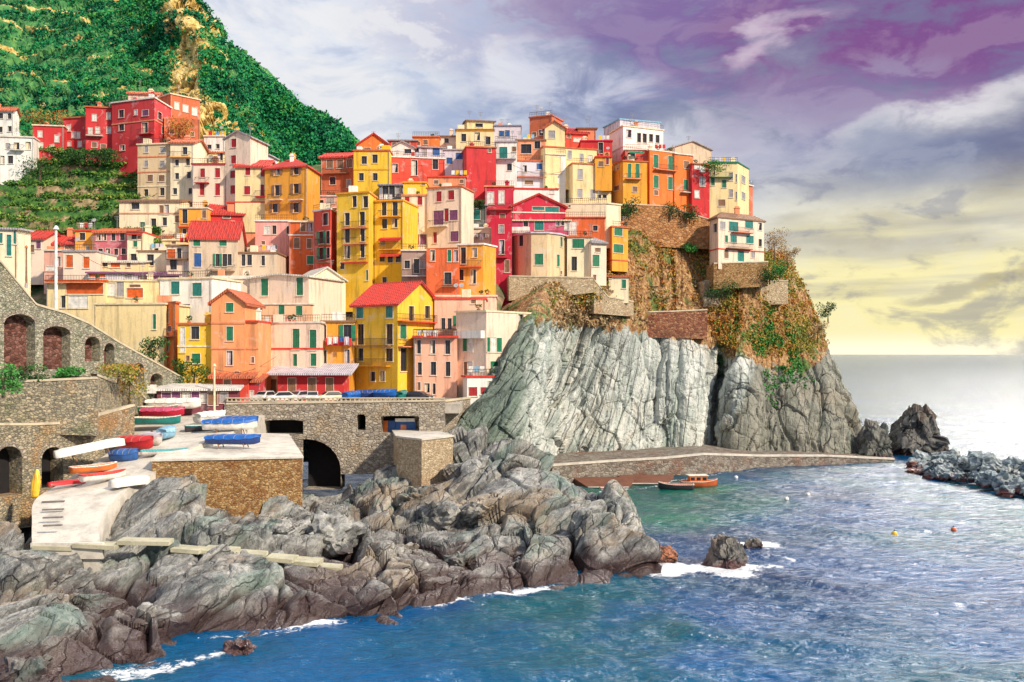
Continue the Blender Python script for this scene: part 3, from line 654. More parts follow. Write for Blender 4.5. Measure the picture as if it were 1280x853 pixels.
# rocks at the stream mouth and foot of the quay
r = random.Random(8)
pb = [boulder('boulder', (1, .9, .7), M_rock, 130+i, 4, .3) for i in range(4)]
spots = [(500, 690, 92, 1.6, 'pinkish boulder at the inner edge of the rock pool'), (600, 640, 100, 1.9, 'round boulder above the dark rock pool, in the middle of the rocks'), (550, 645, 101, 2.3, 'large smooth blue grey boulder beside the rock pool'),
 (415, 665, 92, 2.6, 'big green grey boulder at the end of the stone path'), (520, 625, 106, 1.7, 'violet tinged boulder below the brown quay wall'), (360, 672, 91, 1.8, 'squat green boulder below the masonry quay corner'), (575, 700, 88, 1.3, 'small pale boulder in front of the rock pool')]
for k, (px, py, Y, s, lb) in enumerate(spots):
    o = pb[k % 4] if k < 4 else pb[k % 4].copy()
    if k >= 4: COL.objects.link(o)
    o.location = tuple(P(px, py, Y)+[0, 0, -.3]); o.scale = (s, s, s*r.uniform(.8, 1.1)); o.rotation_euler = (r.uniform(-.3, .3), r.uniform(-.3, .3), r.uniform(0, 6))
    tag(o, lb, 'boulder')
# ------------------------------------------------------------------ houses
M_plant = flat((.03, .10, .02), .8); M_glass = glass(); M_iron = flat((.05, .045, .045), .5); M_trim = flat(CN['trim'], .8); M_mull = flat((.13, .10, .08), .7)
SHC = dict(g='green', t='teal', r='wred', o='worange', b='blue', p='purple', w='white', k='brown', y='grey')
def parse(s):
    out = []; code = 'd'; w, h = 4.6, 8.0
    for tok in s.split():
        if tok[0].isalpha():
            code = tok[0]; open_ = False
            if len(tok) > 1: w, h = map(float, tok[1:].split('x'))
        else:
            a = list(map(float, tok.split(','))); ww, hh = (a[2], a[3]) if len(a) > 2 else (w, h)
            jr = random.Random(int(a[0]*31+a[1]*17)); out.append((a[0]+jr.uniform(-.3, .3), a[1]+jr.uniform(-.4, .4), ww*jr.uniform(1.10, 1.34), hh*jr.uniform(1.02, 1.2), code))
    return out
def npn(v): v = np.array(v, float); return v/np.linalg.norm(v)
NH = [0]
def house(label, pts, yt, yb, col, roof='f', win='', bal=(), band=(), d=8, dy=0, Y=None, side=None, gside=None, apex=None, rh=None, trim='trim', roofc=None, cat='house', open_sh=None, scol=None, chim=0, gapex=None, aw=(), ant=0, over=.35, extra_down=3.5, ztop=None, wallm=None, par=.25, pipes=None):
    NH[0] += 1; r = random.Random(NH[0]*13+5)
    pts = [p if isinstance(p, tuple) else (p, None) for p in pts]
    Y0 = YY(sum(p[0] for p in pts)/len(pts), yb)+dy if Y is None else Y
    if len(pts) == 2 and pts[0][1] is None:
        wpx = abs(pts[1][0]-pts[0][0])*Y0/F; sl = r.uniform(-.16, .16)*wpx
        pts = [(pts[0][0], -sl/2), (pts[1][0], sl/2)]
    Q = [np.array(((p[0]-CX)/F*(Y0+p[1]), Y0+p[1])) for p in pts]
    if len(Q) == 2: A, B = Q; dr = npn(B-A); back = np.array((-dr[1], dr[0]))*d; Cc = B+back; D = A+back; segs = [(A, B)]; ref = .5*(A[1]+B[1])
    elif side == 'M': A, B = Q[0], Q[-1]; bk = np.array((0, d)); Cc = B+bk; D = A+bk; segs = list(zip(Q[:-1], Q[1:])); ref = min(q[1] for q in Q)
    elif side == 'R': A, B, Cc = Q; D = A+(Cc-B); segs = [(A, B), (B, Cc)]; ref = B[1]
    else: D, A, B = Q; Cc = B+(D-A); segs = [(D, A), (A, B)]; ref = A[1]
    zt = zpy(yt, ref) if ztop is None else ztop; zb = zpy(yb, ref)-extra_down
    org = (A[0]*.5+B[0]*.5, A[1]*.5+B[1]*.5, zb)
    E = empty('house', org, 0, label, cat)
    wins = parse(win); wall = MB(); placed = []
    def facade(A, B, wl):
        dr = B-A; W_ = np.linalg.norm(dr); dr = dr/W_; n = np.array((dr[1], -dr[0]))
        us, zs, rects = {0., W_}, {zb, zt}, []
        for (px, py, w, h, c) in wl:
            def hit(x):
                k = (x-CX)/F            # ray (k,1)*s = A + dr*u
                M = np.array([[k, -dr[0]], [1, -dr[1]]]); s_, u = np.linalg.solve(M, A); return s_, u
            s0, u0 = hit(px-w/2); s1, u1 = hit(px+w/2); sm = .5*(s0+s1)
            z1, z0 = zpy(py-h/2, sm), zpy(py+h/2, sm)
            u0, u1 = max(.12, u0), min(W_-.12, u1); z1 = min(z1, zt-.1)
            if u1-u0 < .15 or z1-z0 < .15: continue
            if any(u0 < b+.02 and u1 > a-.02 and z0 < q+.02 and z1 > p-.02 for a, b, p, q, _ in rects): continue
            rects.append((u0, u1, z0, z1, c)); us |= {u0, u1}; zs |= {z0, z1}
        us = sorted(us); zs = sorted(zs)
        pt = lambda u, z, o=0.: (A[0]+dr[0]*u+n[0]*o, A[1]+dr[1]*u+n[1]*o, z)
        for a, b in zip(us[:-1], us[1:]):
            for p, q in zip(zs[:-1], zs[1:]):
                um, zm = (a+b)/2, (p+q)/2
                if any(x0 < um < x1 and y0 < zm < y1 for x0, x1, y0, y1, _ in rects): continue
                wall.quad(pt(a, p), pt(b, p), pt(b, q), pt(a, q))
        R = -.24
        for (u0, u1, z0, z1, c) in rects:
            wall.quad(pt(u0, z0), pt(u0, z0, R), pt(u0, z1, R), pt(u0, z1)); wall.quad(pt(u1, z0, R), pt(u1, z0), pt(u1, z1), pt(u1, z1, R))
            wall.quad(pt(u0, z1, R), pt(u1, z1, R), pt(u1, z1), pt(u0, z1)); wall.quad(pt(u0, z0), pt(u1, z0), pt(u1, z0, R), pt(u0, z0, R))
            placed.append((u0, u1, z0, z1, c, pt, dr, n))
        return pt, dr, n, W_
    fac = []
    for (a, b) in segs:
        mids = []
        for wn in wins:
            k = (wn[0]-CX)/F; dd = b-a
            try: s_, u = np.linalg.solve(np.array([[k, -dd[0]], [1, -dd[1]]]), a)
            except Exception: continue
            if 0 <= u <= 1: mids.append(wn)
        fac.append(facade(a, b, mids))
    cor = [A, B, Cc, D] if side != 'M' else Q+[Cc, D]
    for i in range(len(cor)):
        a, b = cor[i], cor[(i+1) % len(cor)]
        if any(np.allclose(a, s[0]) and np.allclose(b, s[1]) for s in segs): continue
        wall.quad((*a, zb), (*b, zb), (*b, zt), (*a, zt))
    wm = wallm or C(col); hd = .5*np.linalg.norm(D-A); hw = .5*np.linalg.norm(B-A)
    rm = tiles(CN[roofc or 'redtile'])
    rf = None
    mid = lambda a, b: (a+b)/2
    if roof in ('f', 't', 'n'):
        wall.add([(*c_, zt) for c_ in cor], [tuple(range(len(cor)))])
        wall.build('wall', wm, E)
        if roof != 'n':
            m = MB(); cen = sum(cor)/len(cor)
            ex = [c_+npn(c_-cen)*.28 for c_ in cor]; ins = [c_-npn(c_-cen)*.22 for c_ in cor]
            z0, z1 = zt+.003, zt+par
            for i in range(len(cor)):
                j = (i+1) % len(cor)
                m.quad((*ex[i], z0), (*ex[j], z0), (*ex[j], z1), (*ex[i], z1)); m.quad((*ex[i], z1), (*ex[j], z1), (*ins[j], z1), (*ins[i], z1))
                m.quad((*ins[j], z0+.05), (*ins[i], z0+.05), (*ins[i], z1), (*ins[j], z1)); m.quad((*ex[j], z0), (*ex[i], z0), (*cor[i], z0), (*cor[j], z0))
            rf = m.build('roof_edge', flat(CN[roofc or trim], .8), E)
    else:
        m = MB(); T_ = .24
        def slab(a, b, c_, d_):       # a,b eaves; c,d ridge (3d)
            a, b, c_, d_ = map(np.array, (a, b, c_, d_)); t_ = np.array((0, 0, -T_))
            vs = [a, b, c_, d_, a+t_, b+t_, c_+t_, d_+t_]
            m.add(vs, [(0, 1, 2, 3), (7, 6, 5, 4), (0, 4, 5, 1), (1, 5, 6, 2), (2, 6, 7, 3), (3, 7, 4, 0)])
            if (roofc or 'redtile') in ('redtile', 'terracotta'):       # rows of cover tiles and a ridge roll
                k_ = int(np.linalg.norm(b-a)/.42)
                for i_ in range(k_+1): f_ = i_/max(1, k_); m.tube(a+(b-a)*f_+[0, 0, .02+r.uniform(-.02, .02)], d_+(c_-d_)*f_+[0, 0, .02], .10, .10, 5)
                m.tube(c_, d_, .15, .15, 6)
        V3 = lambda p, z: np.array((p[0], p[1], z))
        if roof == 'g':
            R0, R1 = mid(A, D), mid(B, Cc); z_ = zt+(rh or hd*.45); e = npn(B-A)*over; o_ = npn(A-D)*over; dz = (z_-zt)/hd*over
            slab(V3(A-e+o_, zt-dz+.05), V3(B+e+o_, zt-dz+.05), V3(R1+e, z_+.05), V3(R0-e, z_+.05))
            slab(V3(Cc+e-o_, zt-dz+.05), V3(D-e-o_, zt-dz+.05), V3(R0-e, z_+.045), V3(R1+e, z_+.045))
            wall.add([V3(A, zt), V3(D, zt), V3(R0, z_-.1)], [(0, 2, 1)]); wall.add([V3(B, zt), V3(Cc, zt), V3(R1, z_-.1)], [(0, 1, 2)])
        elif roof == 'G':
            R0, R1 = mid(A, B), mid(D, Cc); z_ = zt+(rh or hw*.4); e = npn(A-D)*over; o_ = npn(A-B)*over; dz = (z_-zt)/hw*over
            slab(V3(D+o_-e, zt-dz+.05), V3(A+o_+e, zt-dz+.05), V3(R0+e, z_+.05), V3(R1-e, z_+.05))
            slab(V3(B-o_+e, zt-dz+.05), V3(Cc-o_-e, zt-dz+.05), V3(R1-e, z_+.045), V3(R0+e, z_+.045))
            wall.add([V3(A, zt), V3(B, zt), V3(R0, z_-.1)], [(0, 1, 2)]); wall.add([V3(Cc, zt), V3(D, zt), V3(R1, z_-.1)], [(0, 1, 2)])
        elif roof == 'h':
            cen = sum(cor)/4; ex = [c_+npn(c_-cen)*over*1.4 for c_ in cor]; z_ = zt+(rh or min(hd, hw)*.5); ax = npn(B-A)*max(0, hw-hd*.9) if hw > hd else npn(D-A)*0
            R0, R1 = cen-ax, cen+ax; zz = zt-.02
            m.add([V3(c_, zz) for c_ in ex]+[V3(R0, z_), V3(R1, z_)]+[V3(c_, zz-T_) for c_ in ex], [(0, 1, 5, 4), (1, 2, 5), (2, 3, 4, 5), (3, 0, 4), (0, 6, 7, 1), (1, 7, 8, 2), (2, 8, 9, 3), (3, 9, 6, 0), (6, 9, 8, 7)])
        elif roof == 's':
            z_ = zt+(rh or 1.6); e = npn(B-A)*over; o_ = npn(A-D)*over; dz = (z_-zt)/(2*hd)*over
            slab(V3(A-e+o_, zt-dz+.05), V3(B+e+o_, zt-dz+.05), V3(Cc+e-o_, z_+dz+.05), V3(D-e-o_, z_+dz+.05))
            wall.add([V3(A, zt), V3(D, zt), V3(D, z_)], [(0, 2, 1)]); wall.add([V3(B, zt), V3(Cc, zt), V3(Cc, z_)], [(0, 1, 2)]); wall.quad(V3(Cc, zt), V3(D, zt), V3(D, z_), V3(Cc, z_))
        wall.build('wall', wm, E); rf = m.build('roof', rm, E)
    if roof == 'f' and NH[0] > 1 and Y0 > 128 and hw > 1.6:      # things kept on the roof terraces
        r2 = random.Random(NH[0]*7+1)
        if r2.random() < .45:
            m = MB(); k = max(3, int(2*hw/.35)); a, b = np.array((*A, zt+par)), np.array((*B, zt+par)); m.tube(a+[0, 0, .85], b+[0, 0, .85], .035, n=4); m.tube(a+[0, 0, .45], b+[0, 0, .45], .02, n=4)
            for i in range(k+1): m.tube(a+(b-a)*i/k, a+(b-a)*i/k+[0, 0, .85], .022, n=4)
            m.build('roof_railing', M_iron, E)
        for i in range(r2.choice([0, 1, 1, 2, 3])):
            f = r2.uniform(.1, .9); c_ = A+(B-A)*f+(D-A)*r2.uniform(.08, .3); kd = r2.random(); m = MB()
            if kd < .45:
                pos = np.array((*c_, zt+.1)); s_ = r2.uniform(.18, .3); m.tube(pos, pos+[0, 0, .4], s_*.8, s_, 8); pt_ = m.build('flower_pot', flat(CN['terracotta']), E)
                V, Fc, ti = leaves(np.array([pos+[0, 0, .75]]), [r2.uniform(.35, .6)], 60, .12, NH[0]+i); m = MB(); m.add(V, [tuple(q) for q in Fc]); m.build('plant', M_plant, pt_)
            elif kd < .7: s_ = r2.uniform(.4, .8); m.bx(c_[0]-s_, c_[0]+s_, c_[1]-s_, c_[1]+s_, zt+.12, zt+r2.uniform(.7, 1.6)); m.build('roof_hatch', C(r2.choice(['white', 'salmon', 'cream', col])), E)
            elif kd < .85:
                for q in range(3):
                    m = MB(); x = c_[0]-.9+q*.75; m.quad((x, c_[1], zt+.7), (x+.6, c_[1], zt+.7), (x+.6, c_[1]+.06, zt+1.5), (x, c_[1]+.06, zt+1.5)); m.build('laundry', flat(r2.choice([CN['white'], CN['sky'], CN['red'], CN['lilac'], CN['yellow']])), E)
            else: m.tube((*c_, zt), (*c_, zt+2.2), .03, n=4); m.tube((c_[0], c_[1]-.12, zt+2.0), (c_[0], c_[1]-.2, zt+2.05), .3, .36, 10); m.build('dish_aerial', flat(CN['grey']), E)
    # windows
    for (u0, u1, z0, z1, c, pt, dr, n) in placed:
        W_ = MB(); t_ = .09; n3 = np.array((n[0], n[1], 0)); d3 = np.array((dr[0], dr[1], 0)); up = np.array((0, 0, 1.))
        def bar(a, b, p, q, o0, o1): W_.box(pt(a, p, o0), d3*(b-a), n3*(o1-o0), up*(q-p))
        sw = .07
        bar(u0-sw, u0-.002, z0-.05, z1+sw, .003, .05); bar(u1+.002, u1+sw, z0-.05, z1+sw, .003, .05); bar(u0-.001, u1+.001, z1+.002, z1+sw, .003, .05)
        bar(u0-sw-.06, u1+sw+.06, z0-.14, z0-.055, .003, .14)
        cm = SHC.get(c)
        f = W_.build('window', M_trim, E)
        g = MB()
        if cm is None:
            g.quad(pt(u0, z0, -.225), pt(u1, z0, -.225), pt(u1, z1, -.225), pt(u0, z1, -.225)); g.build('pane', M_glass, f)
            mu = MB(); mu.box(pt((u0+u1)/2-.025, z0, -.215), d3*.05, n3*.05, up*(z1-z0)); mu.build('mullion', M_mull, f)
            if r.random() < .22: cu = MB(); cu.quad(pt(u0+.04, z0+.05, -.20), pt(u0+(u1-u0)*r.uniform(.3, .8), z0+.05, -.20), pt(u0+(u1-u0)*r.uniform(.4, .8), z1-.04, -.20), pt(u0+.04, z1-.04, -.20)); cu.build('curtain', flat(CN[r.choice(['trim', 'lilac', 'cream'])], .8), f)
            if open_sh or c == 'D':
                ww = min(.55, (u1-u0)*.5)
                for (a, b) in ((u0-sw-ww, u0-.03), (u1+.03, u1+sw+ww)): s_ = MB(); s_.box(pt(a, z0, .055), d3*(b-a), n3*.05, up*(z1-z0)); s_.build('shutter', flat(CN[open_sh or 'green'], .6), f)
        else:
            um = (u0+u1)/2; k = max(3, int((z1-z0)/.22))
            for (a, b) in ((u0+.01, um-.015), (um+.015, u1-.01)):
                g.box(pt(a, z0+.01, -.10), d3*(b-a), n3*.05, up*(z1-z0-.02))
                for i in range(k): g.box(pt(a+.06, z0+.06+(z1-z0-.1)*i/k, -.05), d3*(b-a-.12), n3*.03, up*((z1-z0-.1)/k*.55))
            g.build('shutter', flat(CN[cm], .55), f)
            g = MB(); g.quad(pt(u0, z0, -.225), pt(u1, z0, -.225), pt(u1, z1, -.225), pt(u0, z1, -.225)); 
    def onfac(px):
        for (a, b), (pt, dr, n, W_) in zip(segs, fac):
            k = (px-CX)/F; s_, u = np.linalg.solve(np.array([[k, -dr[0]], [1, -dr[1]]]), a)
            if -.3 <= u <= W_+.3: return s_, u, pt, dr, n, W_
        return None
    for b in bal:            # (x0, x1, y floor, colour or None, kind)
        x0, x1, py = b[:3]; bc = b[3] if len(b) > 3 else 'trim'; solid = len(b) > 4
        h = onfac((x0+x1)/2)
        if not h: continue
        s_, u, pt, dr, n, W_ = h; hwid = (x1-x0)/2/F*s_/max(.3, abs(dr[0])); u0, u1 = max(-.1, u-hwid), min(W_+.1, u+hwid); z = zpy(py, s_)
        d3 = np.array((*dr, 0)); n3 = np.array((*n, 0)); m = MB(); dep = .85
        m.box(pt(u0, z-.14, .003), d3*(u1-u0), n3*dep, (0, 0, .14))
        if solid:
            m.box(pt(u0, z+.002, dep-.1), d3*(u1-u0), n3*.1, (0, 0, .9)); m.box(pt(u0, z+.002, .004), d3*.1, n3*(dep-.11), (0, 0, .9)); m.box(pt(u1-.1, z+.002, .004), d3*.1, n3*(dep-.11), (0, 0, .9))
            m.build('balcony', C(bc), E); continue
        bo = m.build('balcony', flat(CN[bc], .8), E); m = MB()
        m.box(pt(u0, z+.9, dep-.06), d3*(u1-u0), n3*.05, (0, 0, .05)); m.box(pt(u0, z+.9, 0.01), d3*.05, n3*(dep-.07), (0, 0, .05)); m.box(pt(u1-.05, z+.9, 0.01), d3*.05, n3*(dep-.07), (0, 0, .05))
        k = max(2, int((u1-u0)/.22))
        for i in range(k+1): m.box(pt(u0+(u1-u0-.03)*i/k, z+.002, dep-.05), d3*.03, n3*.03, (0, 0, .9))
        m.build('railing', M_iron, bo)
    for (py, bc) in band:
        for (pt, dr, n, W_) in fac:
            z = zpy(py, ref); m = MB(); m.box(pt(-.03, z-.11, .004), np.array((*dr, 0))*(W_+.06), np.array((*n, 0))*.09, (0, 0, .22)); m.build('string_course', flat(CN[bc], .85), E)
    for (x0, x1, py, ac, dp) in aw:
        h = onfac((x0+x1)/2)
        if not h: continue
        s_, u, pt, dr, n, W_ = h; hwid = (x1-x0)/2/F*s_/max(.3, abs(dr[0])); u0, u1 = u-hwid, u+hwid; z = zpy(py, s_); m = MB()
        a, b, c_, d_ = [np.array(q) for q in (pt(u0, z, .02), pt(u1, z, .02), pt(u1, z-dp*.35, dp), pt(u0, z-dp*.35, dp))]
        t_ = np.array((0, 0, -.06)); m.add([a, b, c_, d_, a+t_, b+t_, c_+t_, d_+t_], [(0, 3, 2, 1), (4, 5, 6, 7), (3, 7, 6, 2), (0, 4, 7, 3), (1, 2, 6, 5)])
        vz = np.array((0, 0, -.3)); m.quad(d_, c_, c_+vz, d_+vz)
        m.build('awning', flat(CN[ac], .7), E)
    # drain pipe and chimneys
    if (pipes if pipes is not None else r.random() < .55):
        pt, dr, n, W_ = fac[0]; u = .18 if r.random() < .5 else W_-.18
        m = MB(); m.tube(pt(u, zb, .08), pt(u, zt-.1, .08), .055, n=6); m.build('drain_pipe', flat((.30, .22, .16) if r.random() < .5 else (.5, .5, .48), .6), E)
    if not ant and Y0 > 140 and r.random() < .4: ant = 1
    if not chim and roof == 'f' and r.random() < .3: chim = 1
    top = zt if roof in 'ftn' else zt+(rh or 1.5)*.55
    for i in range(chim):
        m = MB(); f = r.uniform(.15, .85); g_ = r.uniform(.3, .7); c_ = A+(B-A)*f+(D-A)*g_; s_ = r.uniform(.3, .45); hh = r.uniform(1.0, 1.7)
        m.bx(c_[0]-s_, c_[0]+s_, c_[1]-s_, c_[1]+s_, top-.6, top+hh); m.bx(c_[0]-s_-.1, c_[0]+s_+.1, c_[1]-s_-.1, c_[1]+s_+.1, top+hh+.003, top+hh+.15)
        m.bx(c_[0]-s_+.1, c_[0]+s_-.1, c_[1]-s_+.1, c_[1]+s_-.1, top+hh+.155, top+hh+.42)
        m.build('chimney', C(r.choice(['cream', 'salmon', 'white', col if col in CN else 'cream'])), rf or E)
    for i in range(ant):
        f = r.uniform(.1, .9); c_ = A+(B-A)*f+(D-A)*r.uniform(.2, .5); h_ = r.uniform(1.8, 3.2); m = MB()
        m.tube((*c_, top-.3), (*c_, top+h_), .05, .035, 5)
        for k in range(3): m.tube((c_[0]-.5+.1*k, c_[1], top+h_-.15-.28*k), (c_[0]+.5-.1*k, c_[1], top+h_-.15-.28*k), .03, n=4)
        m.build('antenna', flat((.35, .35, .36), .5), rf or E)
    return E
H = house
# --- far upper left
H('small white house at the left edge above the terraces, dark windows and red tiled roof', [(-14, 0), (17, 0), (24, 4)], 138, 176, 'white', 'g', 'd4x6 1,145 12,145 1,162 12,161', side='R', rh=1.0, roofc='terracotta', chim=1, dy=4)
H('white two-storey house with arched openings at the left edge below the red houses', [(0, 0), (42, 1)], 172, 210, 'white', 'f', 'd5x9 21,183 35,182 13,200 3,200 y4x6 10,183', bal=[(14, 30, 188)], chim=1, ant=1, dy=-1)
H('low red house with pale windows, leftmost of the red terrace on the hill', [(41, 0), (80, 1)], 158, 194, 'red', 'f', 'w4x7 50,168 51,182 71,173 65,186 45,186', trim='cream', chim=1)
H('long red house with a row of pale windows under the hilltop garden', [(79, 2), (108, 1)], 148, 192, 'red', 'f', 'w4x7 92,169 98,169 100,180 86,160 w4x5 86,180', trim='terracotta', dy=1)
H('red house with a roofed balcony, just left of the tall red corner house', [(107, -1), (141, 0)], 135, 190, 'red', 'f', 'w4x7 113,164 122,163 136,163 118,147 136,145 113,148 k5x5 118,181 129,183', bal=[(109, 128, 170)], trim='terracotta', chim=1, ant=1)
H('tall red corner house on the hilltop with white window frames and an orange side', [(140, 0), (193, -4), (214, 4)], 123, 197, 'red', 'f', 'd5x8 152,142 p6x6 182,141 d5x8 152,159 d6x12 181,160 d5x6 153,185 d4x8 200,145 205,164 w3x6 170,141', bal=[(173, 194, 168, 'red')], band=[(150, 'salmon')], side='R', trim='trim', chim=2, ant=1, d=9)
H('pale attic storey set back on top of the red corner house', [(160, 0), (196, 1)], 117, 140, 'ppink', 'g', 'd5x5 169,127 182,127', Y=201, rh=1.2, roofc='terracotta', chim=1)
H('terracotta house with white windows, right of the red corner house under the rocky ridge', [(213, 0), (250, 5)], 122, 165, 'terracotta', 'f', 'w5x8 221,132 232,136 243,140', dy=2, trim='cream', chim=1)
H('brown retaining house wall with a shrub in front, below the terracotta house', [(205, 0), (250, 2)], 148, 186, 'terracotta', 'n', 'k4x5 215,165 240,168', Y=191)
# --- upper row left
H('tall sand coloured house with four storeys of small windows, left end of upper row', [(172, 1), (213, 0)], 181, 252, 'tan', 'f', 'y4.5x7 183,187 203,187 183,205 203,205 k6x7 188,223 202,223 d5x8 183,241 203,240', band=[(196, 'salmon'), (215, 'salmon'), (233, 'cream')], trim='cream', chim=1)
H('narrow cream house with dark windows and a small yellow balcony, beside the sand coloured house', [(213, 0), (242, 0)], 178, 256, 'cream', 'g', 'd5x8 231,189 d4x7 221,204 235,203 d4x7 221,220 236,219 219,239 238,239', bal=[(213, 239, 197, 'ochre')], roofc='terracotta', rh=1.3, chim=1)
H('small white block with an awning roof high between cream houses', [(255, 0), (281, 0)], 171, 200, 'white', 'f', 'd4x5 262,184 272,183', dy=3, chim=1, ant=1)
H('pale yellow house with a roofed terrace set back above the red-shuttered pink one', [(240, 0), (281, 1)], 190, 225, 'pyellow', 's', 'd4x6 258,202 d5x4 257,202 y4x6 264,198 d5x8 275,196', dy=2, rh=.8, roofc='terracotta')
H('pale pink house with dark red shutters and a small red balcony in the upper row', [(240, 0), (281, 0)], 206, 262, 'ppink', 'f', 'r5x10 253,216 272,216 r5x13 253,236 272,237', bal=[(245, 262, 229, 'wred')], trim='crimson', dy=-1.5)
H('tallest pale tower house with four red-shuttered windows stacked one above another', [(281, 0), (313, -2), (335, 5)], 170, 264, 'ppink', 'G', 'r5.5x9 292,179 292,200 291,218 r6x10 292,237', side='R', rh=1.2, roofc='grey', dy=-1, trim='grey', chim=0)
H('cream house with red shutters under a red roof, left of the amber tall house', [(294, 0), (333, 0)], 208, 266, 'pyellow', 'g', 'r5x9 310,214 329,216 r6x10 309,238 r4x14 328,238', bal=[(320, 334, 246, 'wred')], roofc='redtile', rh=1.7, dy=-3)
H('small terrace room with a violet canopy beside the white gable', [(310, 0), (335, 0)], 193, 212, 'lilac', 's', 'p8x7 322,200', dy=1, roofc='grey', rh=.6)
H('amber tall house with a red hipped roof and two columns of dark windows', [(331, 0), (384, -3), (400, 5)], 207, 275, 'ochre', 'h', 'd5x9 346,214 370,213 D5x11 346,238 370,236 d5x10 344,260 370,260', bal=[(337, 354, 250), (363, 380, 250)], side='R', rh=2.2, chim=2, dy=-2, open_sh='brown')
H('red brick house with a dark wooden loggia left of the tall yellow house', [(401, 1), (443, 0)], 196, 240, 'terracotta', 'g', 'k6x9 412,205 425,205 437,204 d6x8 416,226 y4x9 436,229', bal=[(404, 437, 217, 'brown')], rh=1.4, chim=0, dy=1)
H('orange red gabled house high behind the tall yellow house', [(447, 0), (487, 1)], 181, 200, 'orange', 'G', 'k6x5 459,187 k5x5 475,187', Y=196, rh=2.2, chim=1)
H('low red rooftop house with grey slates right of the orange gabled one', [(486, 0), (521, 0)], 175, 200, 'coral', 's', 'k5x5 493,181 509,181', Y=198, rh=.6, roofc='grey')
H('upper tall yellow house with four small dark windows and a cream roof line', [(442, 0), (487, 0)], 189, 245, 'yellow', 'f', 'd5x9 455,200 469,199 d5x9 452,221 469,221', band=[(212, 'ochre')], trim='terracotta', dy=0, d=9)
H('coral red house with white framed dark windows right of the upper yellow house', [(486, 0), (556, 2)], 198, 236, 'coral', 'f', 'd5x10 494,210 d6x16 518,210 d6x11 544,205', trim='white', dy=1, d=9)
H('white roof studio with a dark slanted skylight above the coral house', [(488, 0), (518, 0)], 184, 204, 'white', 'G', 'd7x5 510,189', Y=195, rh=1.2, roofc='grey')
H('low orange house with a small dark window on the skyline', [(516, 0), (549, 0)], 172, 195, 'orange', 'f', 'k5x5 532,178 k3x4 523,180', Y=198.5, trim='terracotta', ant=1)
H('grey roof terrace house with pillars above the right end of the coral house', [(524, 0), (556, 1)], 184, 205, 'lilac', 's', 'b7x8 545,190 y6x8 530,190', Y=195.5, rh=.6, roofc='grey')
H('white rooftop house with an arched dormer behind the red blank wall', [(549, 0), (575, 0)], 170, 200, 'ppink', 's', 'd4x5 558,176', Y=201, roofc='brown', rh=.7, chim=1)
H('white house with blue glazed windows left of the blank red wall', [(554, 0), (586, 0)], 188, 226, 'lilac', 'f', 'b7x8 574,195 b6x7 562,201 y4x6 580,205', trim='grey', dy=1)
H('blank crimson wall house standing square between two white houses', [(583, -1), (620, 0)], 185, 236, 'red', 'f', 'k3x4 612,188', trim='terracotta', dy=-1, pipes=False)
H('yellow summit house in two tiers with dark windows, lower tier', [(570, 0), (617, 0)], 163, 196, 'pyellow', 'f', 'd5x9 580,172 597,171 610,176', trim='brown', Y=198, band=[(164, 'ochre')])
H('yellow penthouse tier with an antenna on the summit', [(584, 0), (618, 1)], 151, 175, 'pyellow', 'g', 'd7x4 599,157', Y=201, roofc='brown', rh=.5, ant=2)
H('blue grey rooftop house with two dark windows on the skyline', [(617, 0), (651, 0)], 158, 190, 'lilac', 'f', 'b5x7 627,167 634,167', Y=199, trim='bluegrey', ant=2, chim=1)
H('white house with a turquoise shutter below the blue grey rooftop', [(619, 0), (646, 0)], 178, 232, 'white', 'f', 't8x13 629,191 d5x8 637,209 k5x5 643,187', dy=0, trim='grey', bal=[(620, 645, 199, 'grey')])
H('brick orange tower block on the summit with an aerial', [(662, 0), (690, -2), (703, 3)], 145, 185, 'brick', 'f', 'd4x6 676,166 k4x5 668,168', side='R', Y=198, trim='terracotta', ant=3, chim=1)
H('peach house with one wide dark opening, below the brick orange tower', [(645, 0), (682, 0)], 176, 206, 'salmon', 'f', 'd11x11 658,186 d6x10 672,181', trim='brown', dy=2, Y=192)
H('cream attic with an arched window on the summit, right of the brick orange tower', [(680, 0), (706, 0)], 160, 186, 'pyellow', 'G', 'y6x8 690,168', Y=193, rh=1.3, roofc='terracotta')
H('red roofed jumble house with a white gable on the skyline', [(700, 0), (735, 1)], 166, 186, 'coral', 'g', 'k4x4 711,170 w8x4 722,175', Y=199, rh=1.6, chim=2, ant=1)
H('orange rooftop room on the skyline left of the crimson house', [(722, 0), (745, 0)], 160, 184, 'salmon', 's', 'k5x4 729,171', Y=201, rh=.8, roofc='brown', ant=2)
H('pale grey house with two small windows and a red roof line', [(643, 0), (684, 1)], 202, 240, 'lilac', 'f', 'd4x7 656,211 b5x6 661,211 b6x7 674,208 k8x5 661,228', bal=[(646, 682, 222, 'terracotta')], trim='terracotta', dy=3)
H('white house with a large blind arch beside the cream corner house', [(682, 0), (707, 1)], 194, 256, 'white', 'f', 'w12x20 693,207 k4x4 697,232', dy=3, trim='cream', pipes=False)
H('cream upper house with three shuttered windows behind the yellow corner house', [(680, 0), (746, 3)], 186, 215, 'pyellow', 'f', 'y4x9 712,194 727,197 w4x7 738,198', Y=190, trim='terracotta')
H('crimson house with a dark arched door near the summit', [(726, 0), (765, 0)], 177, 210, 'red', 'f', 'd5x11 751,185 k4x5 735,190', Y=194, trim='crimson', chim=1)
H('mixed red and yellow small house right of the cream upper windows', [(744, 0), (765, 0)], 197, 216, 'ochre', 'f', 'k5x6 751,205 r3x7 759,202', Y=189.5, trim='redtile')
